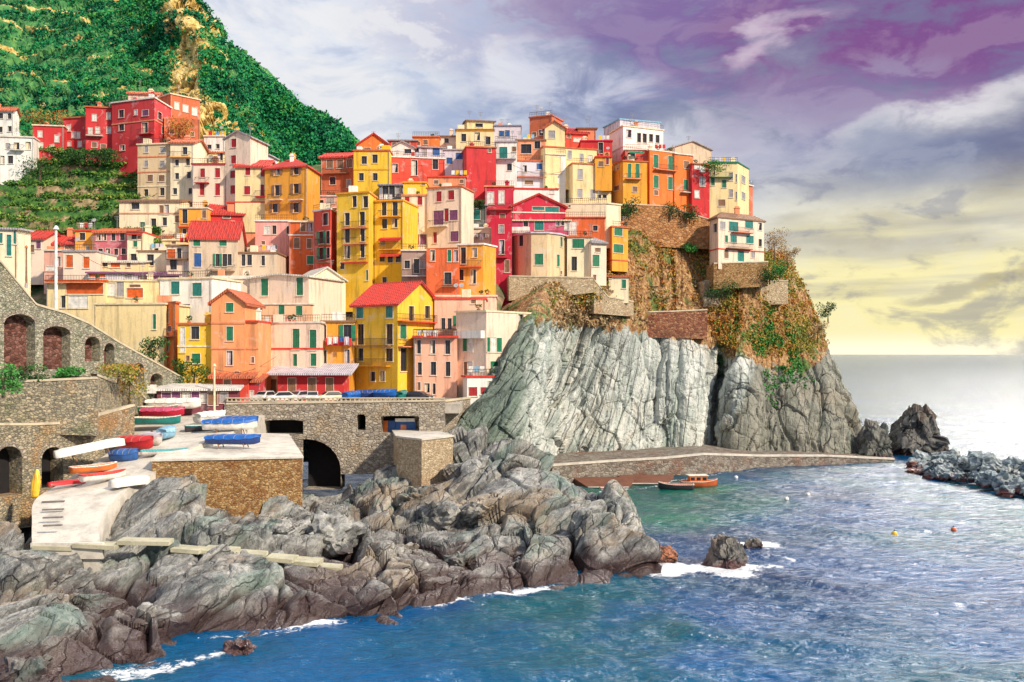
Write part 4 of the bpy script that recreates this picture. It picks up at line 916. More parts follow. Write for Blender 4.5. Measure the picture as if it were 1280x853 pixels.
H('cream corner house with a deep yellow left side and five grey windows', [(706, 5), (716, -1), (764, 1)], 205, 268, 'pyellow', 'f', 'y5x11 725,218 749,222 y5x10 725,242 741,243 d4x4 749,246 756,246', side='L', dy=2, trim='terracotta')
H('big white hilltop house with a row of five dark windows and a pergola', [(762, 6), (779, -1), (829, 3)], 158, 200, 'white', 'f', 'd5x9 786,167 d4x11 799,172 806,173 d4x9 814,173 822,174', side='L', Y=199, trim='cream', chim=1, band=[(183, 'trim')])
H('pergola storey in pale blue on top of the white hilltop house', [(775, 0), (825, 3)], 152, 162, 'lilac', 'f', '', Y=202, trim='sky', pipes=False)
H('grey penthouse with a flat tin roof between the orange houses and the green-topped one', [(842, 0), (889, 3)], 185, 206, 'beige', 'G', 'y7x5 862,196', Y=203, rh=1.5, roofc='grey')
H('amber orange house with one large turquoise and green shuttered window', [(764, 3), (779, -1), (809, 0)], 202, 262, 'ochre', 'f', 'g4x16 787,214 797,214 t5x15 792,214 k5x6 794,237 k5x5 771,235 d5x8 770,208', side='L', Y=190, bal=[(781, 801, 224, 'salmon')], trim='terracotta', pipes=False, aw=[(784, 803, 189, 'green', 1.2)])
H('orange roof house with a dark green awning above the amber one', [(781, 0), (812, 0)], 188, 206, 'coral', 'f', 'd8x6 789,194', Y=193, trim='trim')
H('tall orange house with four long green shutters on two floors', [(806, 2), (812, -1), (844, 2)], 188, 255, 'orange', 'f', 'g5x14 820,202 838,204 g5x15 820,227 838,229 k4x5 820,241', side='L', Y=193, bal=[(816, 845, 213, 'salmon')], trim='trim', pipes=False)
H('orange house with one green window and a pale balcony, left of the crimson slice', [(843, 0), (866, 2)], 194, 262, 'orange', 'f', 'g5x12 857,231 k5x8 858,206', Y=194.5, bal=[(850, 870, 241, 'trim')], trim='trim', pipes=False)
H('narrow crimson slice house with white framed small windows', [(865, 0), (887, 1)], 206, 270, 'red', 'f', 'w5x7 878,211 871,208 y5x10 878,227 w5x8 871,243', Y=195, trim='terracotta', pipes=False)
H('cream end house with greened pergola balconies at the right end of the upper row', [(886, 0), (922, 0), (936, 7)], 204, 272, 'pyellow', 'f', 'g4x8 891,227 905,230 y3.5x9 914,221 922,223 914,242 922,245 k7x7 902,254 y4x8 929,225 929,245', side='R', Y=196, bal=[(887, 915, 222, 'green')], trim='green', chim=1)
H('slim orange red end wall at the far right edge of the upper row', [(927, 0), (941, 3)], 232, 272, 'brick', 'f', 'w3x7 934,243', Y=203, trim='cream', pipes=False)
# --- second tier
H('cream house with arched ground floor openings, left part of the second tier', [(149, 0), (225, 0)], 251, 292, 'cream', 'g', 'd8x8 169,257 d3x8 147,258 k4x9 202,262 d5x10 208,262 g5x6 178,281 d5x9 206,277 192,278 k4x7 221,274', roofc='brown', rh=.8, band=[(267, 'salmon')])
H('ochre house with a tall dark window, right of the arched cream house', [(224, 0), (259, 0)], 261, 296, 'ochre', 'f', 'd5x16 231,270 d4x6 231,290 k4x8 255,268', trim='trim', bal=[(224, 240, 284, 'coral')])
H('red roofed house with a white eave, stepping above the big red roof', [(262, 0), (304, 1)], 267, 296, 'red', 'g', 'k8x4 283,270 k4x5 291,279', rh=2.4, roofc='redtile', dy=2)
H('salmon house with a plain wall left of the amber house base', [(284, 0), (332, 0)], 254, 300, 'salmon', 'f', 'k4x5 310,264 r4x8 328,258', dy=4, trim='coral')
H('tan stone house with green and dark shutters under a big red roof', [(236, 0), (297, 1)], 297, 362, 'beige', 'g', 'g8x10 246,302 279,302 b7x15 247,325 D4x13 272,325 d5x13 281,325 d4x13 287,325', bal=[(264, 293, 339, 'brown')], rh=3.0, roofc='redtile', dy=-2, open_sh=None)
H('tan low house with a brown eave, right of the tan stone house', [(293, 0), (346, 0)], 317, 350, 'beige', 'f', 'd4x12 304,325 d5x12 312,325 317,325 d4x12 329,326 t8x12 308,307', trim='brown', dy=-3)
H('pink house with a rounded white parapet and small windows', [(319, 0), (364, 0)], 277, 332, 'pink', 'f', 'd4.5x9 343,287 w6x9 334,288 d5x8 361,288 y5x9 344,311 k4x4 329,304', trim='white', dy=2, bal=[(320, 345, 316, 'brown')])
H('vermilion house with a pale band and four windows left of the red tower', [(361, 0), (396, 0)], 278, 336, 'dorange', 'f', 'k5x11 379,284 d5x11 387,284 k6x11 371,304 k5x11 387,304 d6x11 359,324 g7x9 388,325', trim='cream', band=[(294, 'white')])
H('pink terrace house with potted plants above the red tower', [(385, 0), (424, 0)], 246, 268, 'pink', 'f', 'd8x7 399,254 y8x6 413,251', dy=2, bal=[(390, 422, 260, 'trim')], trim='lilac')
H('narrow red tower house with three dark windows, left of the yellow tower', [(392, 0), (413, -3), (422, 2)], 262, 342, 'coral', 'f', 'd5x14 407,274 D5x14 402,297 d5x14 411,297 D5x14 402,317 d5x12 411,316', side='R', bal=[(397, 415, 306, 'brown'), (397, 415, 328, 'brown')], trim='white', dy=-2, open_sh=None)
H('pale yellow tower with five floors of paired dark windows', [(421, 0), (461, -2), (471, 4)], 241, 362, 'yellow', 'f', 'd5x12 443,252 457,252 d5x15 434,274 453,273 434,295 453,294 434,315 453,313 d4x7 428,332 g5x11 461,344', side='R', bal=[(427, 461, 285, 'salmon'), (429, 461, 305, 'salmon'), (429, 461, 328, 'coral')], trim='ochre', d=9, dy=-1)
H('dark blue rooftop veranda on top of the second yellow tower', [(474, 0), (502, 0)], 231, 262, 'bluegrey', 's', 'd7x14 482,240 d6x14 490,240 y5x12 498,238', rh=.5, roofc='bluegrey', Y=178.5)
H('second yellow tower with a red awning and hanging laundry, right of the pale yellow tower', [(468, 1), (504, 0)], 252, 365, 'yellow', 'f', 'd5x15 480,261 494,261 d5.5x10 481,280 494,279 y5x7 478,303 d5x7 484,303 d5x8 478,323 488,323 498,323 d4x7 481,350', bal=[(474, 502, 271, 'ochre'), (474, 502, 312, 'ochre')], aw=[(475, 503, 297, 'red', 1.0), (476, 502, 317, 'coral', .9)], trim='ochre', d=9)
H('bright yellow attic on top of the left cream house with red shutters', [(504, 0), (533, 0)], 229, 250, 'yellow', 'f', 'k4x4 529,229', dy=0, Y=173, trim='ochre')
H('left cream house with red shutters on three floors, below the bright yellow attic', [(502, 0), (534, 0)], 245, 316, 'ppink', 'f', 'r5x10 509,252 525,251 p6x11 510,273 r5x11 520,272 p6x11 525,272 p6x11 510,297 r3x12 522,300 p8x12 530,300', trim='salmon', dy=-2)
H('right cream house with red shutters and a wide violet window, tallest of the two', [(534, 0), (577, -2), (592, 4)], 234, 313, 'ppink', 'f', 'r6x11 549,246 564,244 p11x15 548,272 p8x11 567,269 r4x14 558,269 r4x13 544,297 p7x13 550,298 p8x12 568,296', bal=[(537, 560, 283, 'trim')], side='R', trim='terracotta', dy=-3, band=[(310, 'terracotta')])
H('coral red gap house with small openings over the right cream house', [(535, 0), (582, 0)], 222, 240, 'salmon', 'f', 'k4x4 577,227 k5x4 545,228', Y=180, trim='coral')
H('grey brown plastered house with two dark windows under the left cream house', [(502, 0), (534, 0)], 314, 372, 'brown', 'f', 'd6x9 509,331 d6x15 521,333 y5x8 528,331', dy=-2.5, bal=[(503, 533, 345, 'lilac')], trim='trim', wallm=plaster((.40, .27, .22)))
H('vermilion orange house with shuttered windows in the middle of the village', [(533, 0), (574, 0)], 312, 375, 'dorange', 'n', 'd5x14 541,319 w4x13 545,320 g4x13 562,319 w4x12 566,319 d4x13 570,319 d8x14 560,348', bal=[(552, 573, 358, 'brown')], dy=-4, trim='terracotta')
H('amber house with four slim dark windows and pink balcony line, right of the vermilion house', [(572, 0), (604, -1), (620, 3)], 306, 372, 'ochre', 'f', 'd5x17 579,320 d5x11 593,316 d4.5x13 577,344 d5x15 592,346', side='R', bal=[(573, 602, 334, 'coral')], trim='white', dy=-3)
H('dark glazed veranda house with a teal door among plants, centre of the village', [(585, 0), (608, 0)], 256, 290, 'dark', 's', 't6x12 596,268 b4x10 589,268', Y=176, rh=1.0, roofc='grey', wallm=plaster((.10, .12, .12)))
H('red house with tall white painted window surrounds above the magenta house', [(606, 0), (642, 0)], 234, 275, 'crimson', 'f', 'w7x13 613,248 w6x15 627,247 k5x5 628,270', dy=-1, Y=177, trim='salmon', bal=[(611, 640, 262, 'coral')])
H('pink roof terrace block between the dark veranda and the magenta house', [(590, 0), (622, 0)], 286, 310, 'ppink', 'f', 'd5x5 598,294 605,294 p6x8 611,292', Y=171, trim='white')
H('magenta red narrow house with two white framed windows, left of the round house', [(614, 0), (640, 0)], 273, 366, 'crimson', 'n', 'y5x9 627,286 d5x17 627,309 k5x14 634,333', Y=167, bal=[(614, 634, 322, 'wred')], trim='pink')
H('white house with a long sloping red roof edge above the arched red gable', [(638, 0), (697, 1)], 237, 272, 'white', 'f', 'w4x4 690,240', Y=181, trim='redtile', pipes=False)
H('crimson gabled house with two wide teal panes and a white arch', [(640, 0), (707, 1)], 258, 285, 'crimson', 'G', 't12x8 673,258 t13x11 690,260', Y=177, rh=2.2, roofc='redtile', trim='crimson', band=[(266, 'trim')])
H('magenta and white balcony storey between the crimson gable and the round house', [(638, 0), (712, 0)], 275, 300, 'magenta', 's', 'd5x8 657,278 t9x13 674,280 w8x12 664,281 w7x12 683,281 d4x5 697,279 703,279 w5x8 709,283', Y=174.5, rh=1.0, roofc='cream', bal=[(639, 662, 291, 'white', 1)])
H('plain cream block without windows above the orange house', [(706, 0), (758, -1), (776, 1)], 255, 286, 'cream', 'f', 'k2x3 712,258', side='R', Y=179, trim='cream', pipes=False)
H('orange house with one small dark window under the plain cream block', [(706, 0), (756, 0)], 273, 305, 'dorange', 'f', 'd5x6 744,285 w10x14 714,285', Y=176, trim='redtile')
# round house: faceted bay
H('tan faceted house with green shutters and a grey flat roof on the stone terrace wall', [(639, 4), (648, 1), (664, -1.4), (684, -1.4), (700, .6), (710, 4)], 292, 346, 'tan', 'f', 'd8x12 649,301 g5x11 700,302 g9x13 674,324 g4.5x13 699,326 k4x4 700,341', side='M', Y=169.5, trim='lilac', pipes=False, extra_down=1.0)
H('white house with a green window and a dark door, right of the tan faceted house', [(709, 0), (741, 0)], 297, 348, 'cream', 'f', 'g11x10 723,305 d5.5x16 718,330', Y=171.5, trim='terracotta', extra_down=1.0)
H('white bay with a dark hooded roof and long green shutter beside the dark door', [(739, 0), (758, 1)], 303, 350, 'ppink', 'h', 'g7x14 745,326 k6x5 747,313 k3x6 743,347', Y=170.5, rh=1.6, roofc='grey', pipes=False, extra_down=1.0)
H('orange house with two green shuttered windows at the right end of the terrace', [(759, 4), (765, 0), (785, 2)], 284, 332, 'ochre', 'f', 'g8x9 773,290 g10x10 773,311', side='L', Y=177, trim='terracotta', pipes=False, band=[(325, 'terracotta')], extra_down=1.0)
H('small sand coloured hut with a green window on the scrubby slope', [(761, 0), (786, 0)], 345, 372, 'cream', 's', 'g4x9 780,355 k3x4 763,346', Y=173.5, rh=.6, roofc='terracotta', pipes=False, extra_down=1.0)
H('pink and white house with teal windows alone on the end of the headland', [(887, 3), (898, -1), (955, 5)], 271, 330, 'ppink', 'h', 'd4x9 894,285 y5x9 903,282 t9x11 917,283 t8x9 936,281 d4x8 950,283 g3x8 908,299 t7x8 917,299 937,300 d3x9 950,304 k4x9 908,318 t6x11 926,320 y4x8 941,318', side='L', Y=188, roofc='brown', rh=1.3, bal=[(912, 940, 291, 'terracotta'), (905, 940, 311, 'brown')], chim=1, band=[(311, 'coral')], pipes=False, extra_down=1.0)
# --- lower left group
H('pale house with teal shutters behind the viaduct wall at the left edge', [(-20, 0), (22, 1)], 285, 335, 'cream', 's', 't4x12 1,298 t5x24 11,307 t4x14 19,297', Y=118, rh=.7, roofc='grey')
H('low white house with a red tiled roof behind the mast', [(20, 0), (54, 0)], 298, 330, 'ppink', 'g', 'w12x8 28,306 p5x9 48,306 k5x8 40,311', dy=0, rh=1.6, roofc='redtile')
H('red roofed low house right of the mast, with a dark gateway', [(52, 0), (96, 0)], 304, 325, 'salmon', 'g', 'k9x6 87,308 k5x8 60,312', rh=2.0, roofc='redtile', dy=2, chim=1)
H('small yellow house with a dark paired window left of the magenta house', [(94, 0), (120, 0)], 289, 318, 'ochre', 'f', 'd6x8 103,296 108,296 y3x5 109,311', trim='coral', dy=0)
H('magenta house with two rows of four small dark windows', [(118, 0), (163, 0)], 290, 326, 'magenta', 'g', 'd4.5x8 123,296 130,296 142,296 153,296 d4.5x7 126,315 135,315 145,315 155,314', rh=.9, roofc='terracotta', wallm=plaster((.62, .16, .20)))
H('cream slim house with four uneven windows right of the magenta house', [(159, 0), (179, 0)], 291, 332, 'cream', 'f', 'd5x6 168,296 g4x7 169,305 d6x12 167,324 k4x4 174,297', trim='coral', bal=[(160, 178, 293, 'redtile')])
H('long low cream gallery with a red tiled roof below the arched cream house', [(176, 0), (212, 0)], 296, 312, 'pyellow', 'g', 'd4x7 182,306 d5x11 192,308 k6x5 206,304', rh=1.2, roofc='terracotta', dy=3)
H('cream cube house with one dark window under a brown eave', [(172, 0), (210, 0)], 315, 350, 'cream', 'f', 'd7x13 188,325', trim='brown', dy=-1)
H('yellow low house with a tiled edge behind the cream cube', [(203, 0), (228, 0)], 301, 322, 'pyellow', 'f', 'k5x4 217,303', dy=2, trim='cream')
H('pink and white house with dark balcony lines left of the tan stone house', [(208, 0), (238, 0)], 308, 356, 'ppink', 'f', 'o8x10 214,317 d5x12 224,317 d7x11 217,331 w4x10 233,333', bal=[(209, 237, 324, 'brown')], trim='brown', dy=-2)
H('pink plaster house behind the mast with a slit window', [(55, 0), (82, 0)], 314, 340, 'salmon', 'f', 'd3x11 74,327 w10x5 63,336', dy=-5, trim='trim', wallm=plaster((.80, .42, .32)))
H('pale pink house with two orange shutters', [(79, 0), (120, 0)], 315, 352, 'ppink', 'f', 'o7x13 87,327 108,328', dy=-8, trim='grey')
H('low cream house with a striped veranda in front of the magenta house', [(116, 0), (172, 0)], 327, 350, 'pyellow', 's', 'd6x8 131,329 o9x6 144,331 d5x7 153,329 k4x5 161,331', dy=-6, rh=.9, roofc='trim')
H('small house with an orange front and a violet canopy on a white terrace', [(110, 0), (200, 2)], 341, 362, 'lilac', 's', 'o18x8 121,342 y7x5 160,346', dy=-8, rh=.8, roofc='purple')
H('orange loggia house with a row of red-orange panels behind the mast', [(58, 0), (132, 0)], 352, 392, 'pyellow', 'f', 'o36x13 106,361 o4x14 125,362 w20x13 98,378 d5x14 79,377', dy=-12, trim='worange', d=6, bal=[(60, 130, 353, 'salmon')])
H('pale yellow house with an orange open terrace room above the big yellow wall', [(130, 0), (204, 0)], 352, 384, 'pyellow', 'f', 'y7x17 150,361 k3x14 156,360 o16x11 169,366 k12x3 169,358 w9x15 139,362', dy=-13, trim='cream', d=6)
H('large plain pale yellow block with one slim green window, behind the viaduct', [(118, 1), (205, 0)], 381, 440, 'pyellow', 'f', 'g3x16 193,402 w6x18 188,402', dy=-12, trim='cream', d=8)
H('purple tarpaulin shed on the terrace left of the white house', [(172, 0), (201, 0)], 343, 362, 'purple', 's', 'k12x5 182,350', dy=-14, rh=.6, roofc='purple')
H('white house with two teal shutters above one blue shutter, sloping roof line', [(200, 0), (265, -2)], 349, 410, 'white', 'f', 't9.5x15 219,360 246,362 b9x15 233,389', dy=-8, trim='cream', d=8)
H('slim orange turret house with two slit windows left of the white house', [(202, 2), (219, -1), (224, 1)], 379, 458, 'orange', 'f', 'd3x15 209,395 d3x16 209,430 p4x6 212,411', side='R', dy=-8, trim='terracotta', d=5, bal=[(203, 222, 420, 'salmon')])
H('yellow house with an olive window under the white house', [(222, 0), (264, 0)], 406, 474, 'yellow', 'f', 'd8x15 244,416 g9x10 245,448 w5x30 228,425 k4x6 235,448', dy=-8, trim='terracotta', d=8, band=[(433, 'cream')])
H('orange gabled house with three stacked green windows and string courses', [(264, 0), (306, 0)], 378, 500, 'porange', 'G', 'g7x10 287,384 g7x15 287,417 d6x16 287,448 k5x9 296,470', rh=1.6, roofc='terracotta', dy=-3.6, band=[(404, 'salmon'), (436, 'salmon')], d=9, pipes=False)
H('orange annex with a red roof terrace right of the gabled orange house', [(304, 0), (323, 0)], 403, 500, 'porange', 'f', 'k3x6 316,450 k4x8 313,478', dy=-3.2, trim='redtile', band=[(436, 'salmon')], pipes=False)
H('small pink house with a single dark arched door behind the orange gable', [(265, 0), (317, 0)], 349, 378, 'ppink', 'f', 'd5x13 296,361 g6x13 277,352 w9x14 269,352', dy=-6, trim='trim', par=.5)
H('long pale house with two green shutters and a broad white roof edge', [(312, 2), (386, -2), (431, 8)], 345, 400, 'ppink', 'G', 'g7x19 331,359 375,358', side='R', dy=-4, trim='cream', roofc='trim', rh=.5, d=9)
H('white rounded gable house with a blank bright wall in the centre', [(385, 0), (432, 3)], 349, 408, 'cream', 'G', 'k2x2 391,352', Y=151.5, rh=1.9, roofc='trim', pipes=False)
H('peach house with three green shutters behind a terrace of laundry and plants', [(308, 0), (388, 0)], 381, 408, 'salmon', 'f', 'g6x18 316,389 g6x10 352,387 374,388', dy=-5, trim='trim', wallm=plaster((.84, .50, .30)))
H('tall peach house with six green shutters and a pink cornice on the square', [(322, 0), (400, -2), (406, 3)], 404, 502, 'ppink', 'f', 'g7x24 334,422 g7x23 370,424 391,425 g7x13 335,450 g4x14 369,450 g6x13 392,450 k14x14 336,482', side='R', dy=0, Y=135, trim='trim', band=[(436, 'coral')], pipes=False, d=8)
H('yellow and orange narrow house with a red laundry balcony, left of the big yellow house', [(402, 0), (443, 0)], 403, 492, 'ochre', 'f', 'd5x18 405,416 D8x18 434,416 d5x18 405,448 434,448', Y=137, bal=[(408, 440, 431, 'red', 1)], trim='brown', band=[(461, 'brown')])
H('brightest yellow house with a big red tiled roof and teal upper shutters, on the square', [(441, 0), (497, -5), (551, 4)], 379, 494, 'yellow', 'g', 't6.5x16 450,388 t7.5x16 487,388 d6x22 451,418 d7x22 487,418 d6x14 451,443 d7x14 487,444 d5x10 466,471 478,470 y4x9 535,370 d5x16 514,392 d5x16 534,389 g6x15 504,415 d7x24 505,450', side='R', Y=138, rh=3.2, bal=[(443, 492, 432, 'brown'), (500, 538, 402, 'coral'), (446, 490, 457, 'ochre'), (499, 516, 433, 'salmon')], d=11, pipes=False)
H('peach storey with tall shutters set back above the salmon house and the cream house', [(543, 0), (607, 0)], 374, 425, 'salmon', 'f', 'd4x12 554,405 w4x22 558,408 d4x12 562,405 D5x12 574,401 w4x12 577,401 g4x12 581,401 D6x14 596,400 k5x4 592,377', Y=140, trim='coral', wallm=plaster((.84, .52, .38)), bal=[(545, 572, 419, 'coral')])
H('pale pink rooftop storey with a small window, above the peach storey', [(545, 0), (620, 0)], 371, 395, 'ppink', 'f', 'd5x4 592,377 y4x8 593,383', Y=147, trim='ppink')
H('salmon pink house with three columns of slim dark windows on the square', [(517, 0), (571, 0)], 422, 512, 'salmon', 'f', 'd4x15 524,434 d5.5x15 541,434 d5x15 560,434 d4.5x15 525,461 d5x15 542,461 560,461 d5x10 534,485 d3x12 543,486 k3x9 524,483', Y=134, bal=[(517, 571, 421, 'coral')], trim='coral', wallm=plaster((.86, .45, .31)), d=7)
H('big pale cream house with paired green shutters, last on the right before the cliff', [(570, 0), (608, -3), (664, 5)], 390, 500, 'cream', 'f', 'g4x15 581,431 w5x15 588,431 g5x15 594,431 g4x15 610,431 w5x15 617,431 g5x15 624,431 d5x13 651,399 k4x15 582,461 w5x15 588,461 d5x15 594,461 g8x17 618,461', side='R', Y=136, trim='cream', wallm=plaster((.85, .68, .54)), bal=[(571, 606, 422, 'white', 1)], pipes=False, d=8, extra_down=1.5)
H('white balcony room with red flower boxes at the foot of the cream house', [(584, 0), (622, 1)], 472, 500, 'white', 'f', 'r8x10 591,490 r8x8 606,489 w6x6 614,480', Y=131.2, trim='redtile', d=3, pipes=False)
H('red painted low shop front under a grey tin awning on the square', [(347, 0), (430, 0)], 465, 502, 'red', 's', 'k8x16 365,482 k8x16 390,482 k8x16 412,482', Y=131, rh=.8, roofc='lilac', d=4, over=1.2, pipes=False)
H('dark red restaurant veranda with a long white awning at the top of the slipway', [(196, 0), (296, 1)], 486, 520, 'magenta', 's', 'p9x14 208,498 p8x14 220,498 w7x10 232,497 p8x14 244,498 w6x10 254,498 k9x14 266,498 y8x12 280,497', Y=122.6, rh=.45, roofc='white', d=3, over=.5, pipes=False, wallm=plaster((.20, .04, .06)))
H('small dark red shed with a tin canopy between the veranda and the peach house', [(288, 0), (324, 0)], 476, 508, 'wred', 's', 'k8x14 300,492 w5x10 314,494', Y=126.5, rh=.6, roofc='terracotta', d=3, pipes=False)
H('tin canopied kiosk in front of the orange gabled house', [(270, 0), (310, 0)], 470, 490, 'coral', 's', 'k8x10 284,480', Y=126, rh=.4, roofc='terracotta', d=2, over=.8, pipes=False)
# ------------------------------------------------------------------ walls, viaduct, bridge, quays
M_via = stonewall('viaduct_stone', (.22, .22, .16), (.44, .44, .34), (.64, .60, .46), 3.0, .65, stain=(.50, .42, .24), sk=.4, moss=.6)
M_low = stonewall('old_stone', (.20, .19, .15), (.42, .38, .27), (.62, .52, .36), 2.9, .6, stain=(.55, .28, .09), sk=.75, moss=.5)
M_quay = stonewall('quay_stone', (.26, .12, .04), (.48, .28, .11), (.62, .44, .22), 3.2, .6, stain=(.30, .10, .03), sk=.6)
M_bridge = stonewall('bridge_stone', (.28, .24, .20), (.46, .40, .32), (.60, .54, .44), 2.0, .5, stain=(.52, .36, .18), sk=.5)
M_terr = stonewall('terrace_stone', (.46, .35, .22), (.66, .52, .34), (.80, .68, .48), 3.0, .4, stain=(.50, .24, .10), sk=.6)
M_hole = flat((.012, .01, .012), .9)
def conc(name, c, cr=.5):
    m, t, out = newmat(name); n = t.noise(t.pos, .6, 5, .65); n2 = t.noise(t.pos, 4, 4, .6)
    col = t.mix(t.rng(n, .4, .7), c, tuple(x*.68 for x in c)); col = t.mix(t.m('MULTIPLY', t.rng(n2, .5, .75), cr), col, tuple(x*.5 for x in c)); return out(col, .9, n2, .03, .5)
M_conc = conc('pale_concrete', (.66, .62, .55)); M_path = conc('path_concrete', (.48, .46, .33), .6); M_pave = conc('paving', (.52, .48, .42)); M_cop = conc('coping', (.62, .54, .40))
def archwall(name, A, B, ztops, zb, thick, mat, arches, label, cat='wall', reveal=1.2, step=.35, parent=None, base=None, hole=M_hole):
    """wall from A to B with arched openings (u0,u1,zbottom,zspring,rise) cut through its face; recessed dark back"""
    A = np.array(A, float); B = np.array(B, float); W_ = np.linalg.norm(B-A); dr = (B-A)/W_; n = np.array((dr[1], -dr[0]))
    E = parent or empty(name, (A[0], A[1], zb), 0, label, cat)
    us = set(np.linspace(0, W_, max(2, int(W_/step))))
    for a in arches: us |= set(np.linspace(a[0], a[1], 11))
    us = sorted(us); zt = lambda u: float(np.interp(u/W_, [k[0] for k in ztops], [k[1] for k in ztops])); bz = (lambda u: zb) if base is None else (lambda u: float(np.interp(u/W_, [k[0] for k in base], [k[1] for k in base])))
    pt = lambda u, z, o=0.: (A[0]+dr[0]*u+n[0]*o, A[1]+dr[1]*u+n[1]*o, z)
    m = MB(); holes = {}; cp = MB()
    def top(a, u):
        s = (u-(a[0]+a[1])/2)/((a[1]-a[0])/2); return a[3]+a[4]*math.sqrt(max(0, 1-s*s))
    for u, v in zip(us[:-1], us[1:]):
        um = (u+v)/2; inside = [a for a in arches if a[0] < um < a[1]]
        lo = [(bz(u), bz(v))]
        if inside:
            a = inside[0]; m.quad(pt(u, bz(u)), pt(v, bz(v)), pt(v, max(a[2], bz(v))), pt(u, max(a[2], bz(u))))
            m.quad(pt(u, top(a, u)), pt(v, top(a, v)), pt(v, zt(v)), pt(u, zt(u)))
            m.quad(pt(u, top(a, u), -reveal), pt(v, top(a, v), -reveal), pt(v, top(a, v)), pt(u, top(a, u)))
            m.quad(pt(u, a[2]), pt(v, a[2]), pt(v, a[2], -reveal), pt(u, a[2], -reveal))
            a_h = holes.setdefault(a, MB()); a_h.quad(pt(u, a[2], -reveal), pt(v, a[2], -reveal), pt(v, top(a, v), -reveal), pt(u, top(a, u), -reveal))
        else: m.quad(pt(u, bz(u)), pt(v, bz(v)), pt(v, zt(v)), pt(u, zt(u)))
        m.quad(pt(u, zt(u)), pt(v, zt(v)), pt(v, zt(v), -thick), pt(u, zt(u), -thick))
        m.quad(pt(v, bz(v), -thick), pt(u, bz(u), -thick), pt(u, zt(u), -thick), pt(v, zt(v), -thick))
        c0, c1 = zt(u)+.004, zt(v)+.004
        o, t_ = .10, .22
        cp.add([pt(u, c0, o), pt(v, c1, o), pt(v, c1, -.6), pt(u, c0, -.6), pt(u, c0+t_, o), pt(v, c1+t_, o), pt(v, c1+t_, -.6), pt(u, c0+t_, -.6)], [(4, 5, 6, 7), (0, 1, 5, 4), (2, 3, 7, 6), (0, 3, 2, 1)])
    for a in arches:
        for e, sgn in ((a[0], 1), (a[1], -1)):
            q = [pt(e, a[2]), pt(e, a[2], -reveal), pt(e, a[3], -reveal), pt(e, a[3])]; m.quad(*(q if sgn > 0 else q[::-1]))
    m.quad(pt(0, bz(0), -thick), pt(0, bz(0)), pt(0, zt(0)), pt(0, zt(0), -thick)); m.quad(pt(W_, bz(W_)), pt(W_, bz(W_), -thick), pt(W_, zt(W_), -thick), pt(W_, zt(W_)))
    m.build('masonry', mat, E); cp.build('coping', M_cop, E)
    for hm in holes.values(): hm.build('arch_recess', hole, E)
    # voussoir ring round each arch
    for a in arches:
        if a[4] <= 0: continue
        g = MB(); K_ = 12; cx = (a[0]+a[1])/2; hw = (a[1]-a[0])/2; rt = min(.45, hw*.35)
        for k in range(K_):
            t0, t1 = math.pi*k/K_+.015, math.pi*(k+1)/K_-.015
            q = []
            for (tt, ro) in ((t0, 0), (t1, 0), (t1, 1), (t0, 1)): q.append((cx-(hw+ro*rt)*math.cos(tt), a[3]+(a[4]+ro*rt)*math.sin(tt)))
            f_ = [pt(x, z, .05) for x, z in q]; b_ = [pt(x, z, .004) for x, z in q]
            g.add(f_+b_, [(3, 2, 1, 0), (0, 1, 5, 4), (1, 2, 6, 5), (2, 3, 7, 6), (3, 0, 4, 7)])
        g.build('arch_ring', M_bridge, E)
    return E
def line2(xa, Ya, xb, Yb):
    A = np.array(((xa-CX)/F*Ya, Ya)); B = np.array(((xb-CX)/F*Yb, Yb)); W_ = np.linalg.norm(B-A); dr = (B-A)/W_
    def hit(px):
        k = (px-CX)/F; s_, u = np.linalg.solve(np.array([[k, -dr[0]], [1, -dr[1]]]), A); return u, s_
    def arch(x0, x1, ybot, yspring, ytop):
        u0, s0 = hit(x0); u1, s1 = hit(x1); s_ = (s0+s1)/2
        return (u0, u1, zpy(ybot, s_), zpy(yspring, s_), zpy(ytop, s_)-zpy(yspring, s_))
    def tz(px, py): u, s_ = hit(px); return (u/W_, zpy(py, s_))
    return A, B, hit, arch, tz
# viaduct wall, falling to the right
A, B, hit, arch, tz = line2(-30, 100, 236, 129)
archwall('viaduct', A, B, [tz(-30, 318), tz(0, 328), tz(20, 352), tz(45, 382), tz(80, 392), tz(110, 405), tz(150, 430), tz(190, 452), tz(236, 478)], 3, 5, M_via,
 [arch(5, 44, 466, 405, 393), arch(54, 88, 462, 417, 408), arch(106, 125, 452, 430, 421), arch(130, 143, 458, 438, 429), arch(166, 180, 478, 462, 454), arch(188, 203, 482, 474, 467)],
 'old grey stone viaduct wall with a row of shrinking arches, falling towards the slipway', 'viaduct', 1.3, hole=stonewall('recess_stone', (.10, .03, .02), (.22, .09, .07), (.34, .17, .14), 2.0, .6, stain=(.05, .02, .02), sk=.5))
A, B, hit, arch, tz = line2(-30, 97, 122, 101)
archwall('stone_wall', A, B, [tz(-30, 470), tz(30, 478), tz(119, 474), tz(122, 474)], 8, 5, M_low, [], 'square stone buttress wall in front of the lower viaduct arches', 'wall', base=[tz(-30, 540), tz(122, 545)])
A, B, hit, arch, tz = line2(-30, 92, 168, 108)
archwall('stone_wall', A, B, [tz(-30, 532), tz(40, 532), tz(85, 530), tz(125, 520), tz(168, 508)], 3, 6, M_low,
 [arch(-6, 28, 620, 575, 558), arch(52, 79, 612, 572, 559)], 'lower stone wall with two dark arches beside the beached boats', 'wall', 2.0)
A, B, hit, arch, tz = line2(120, 104, 182, 122)
archwall('stone_wall', A, B, [tz(120, 470), tz(140, 478), tz(165, 482), tz(182, 500)], 6, 4, M_low, [], 'mossy orange stained stone wall at the end of the viaduct, above the coloured boats', 'wall')
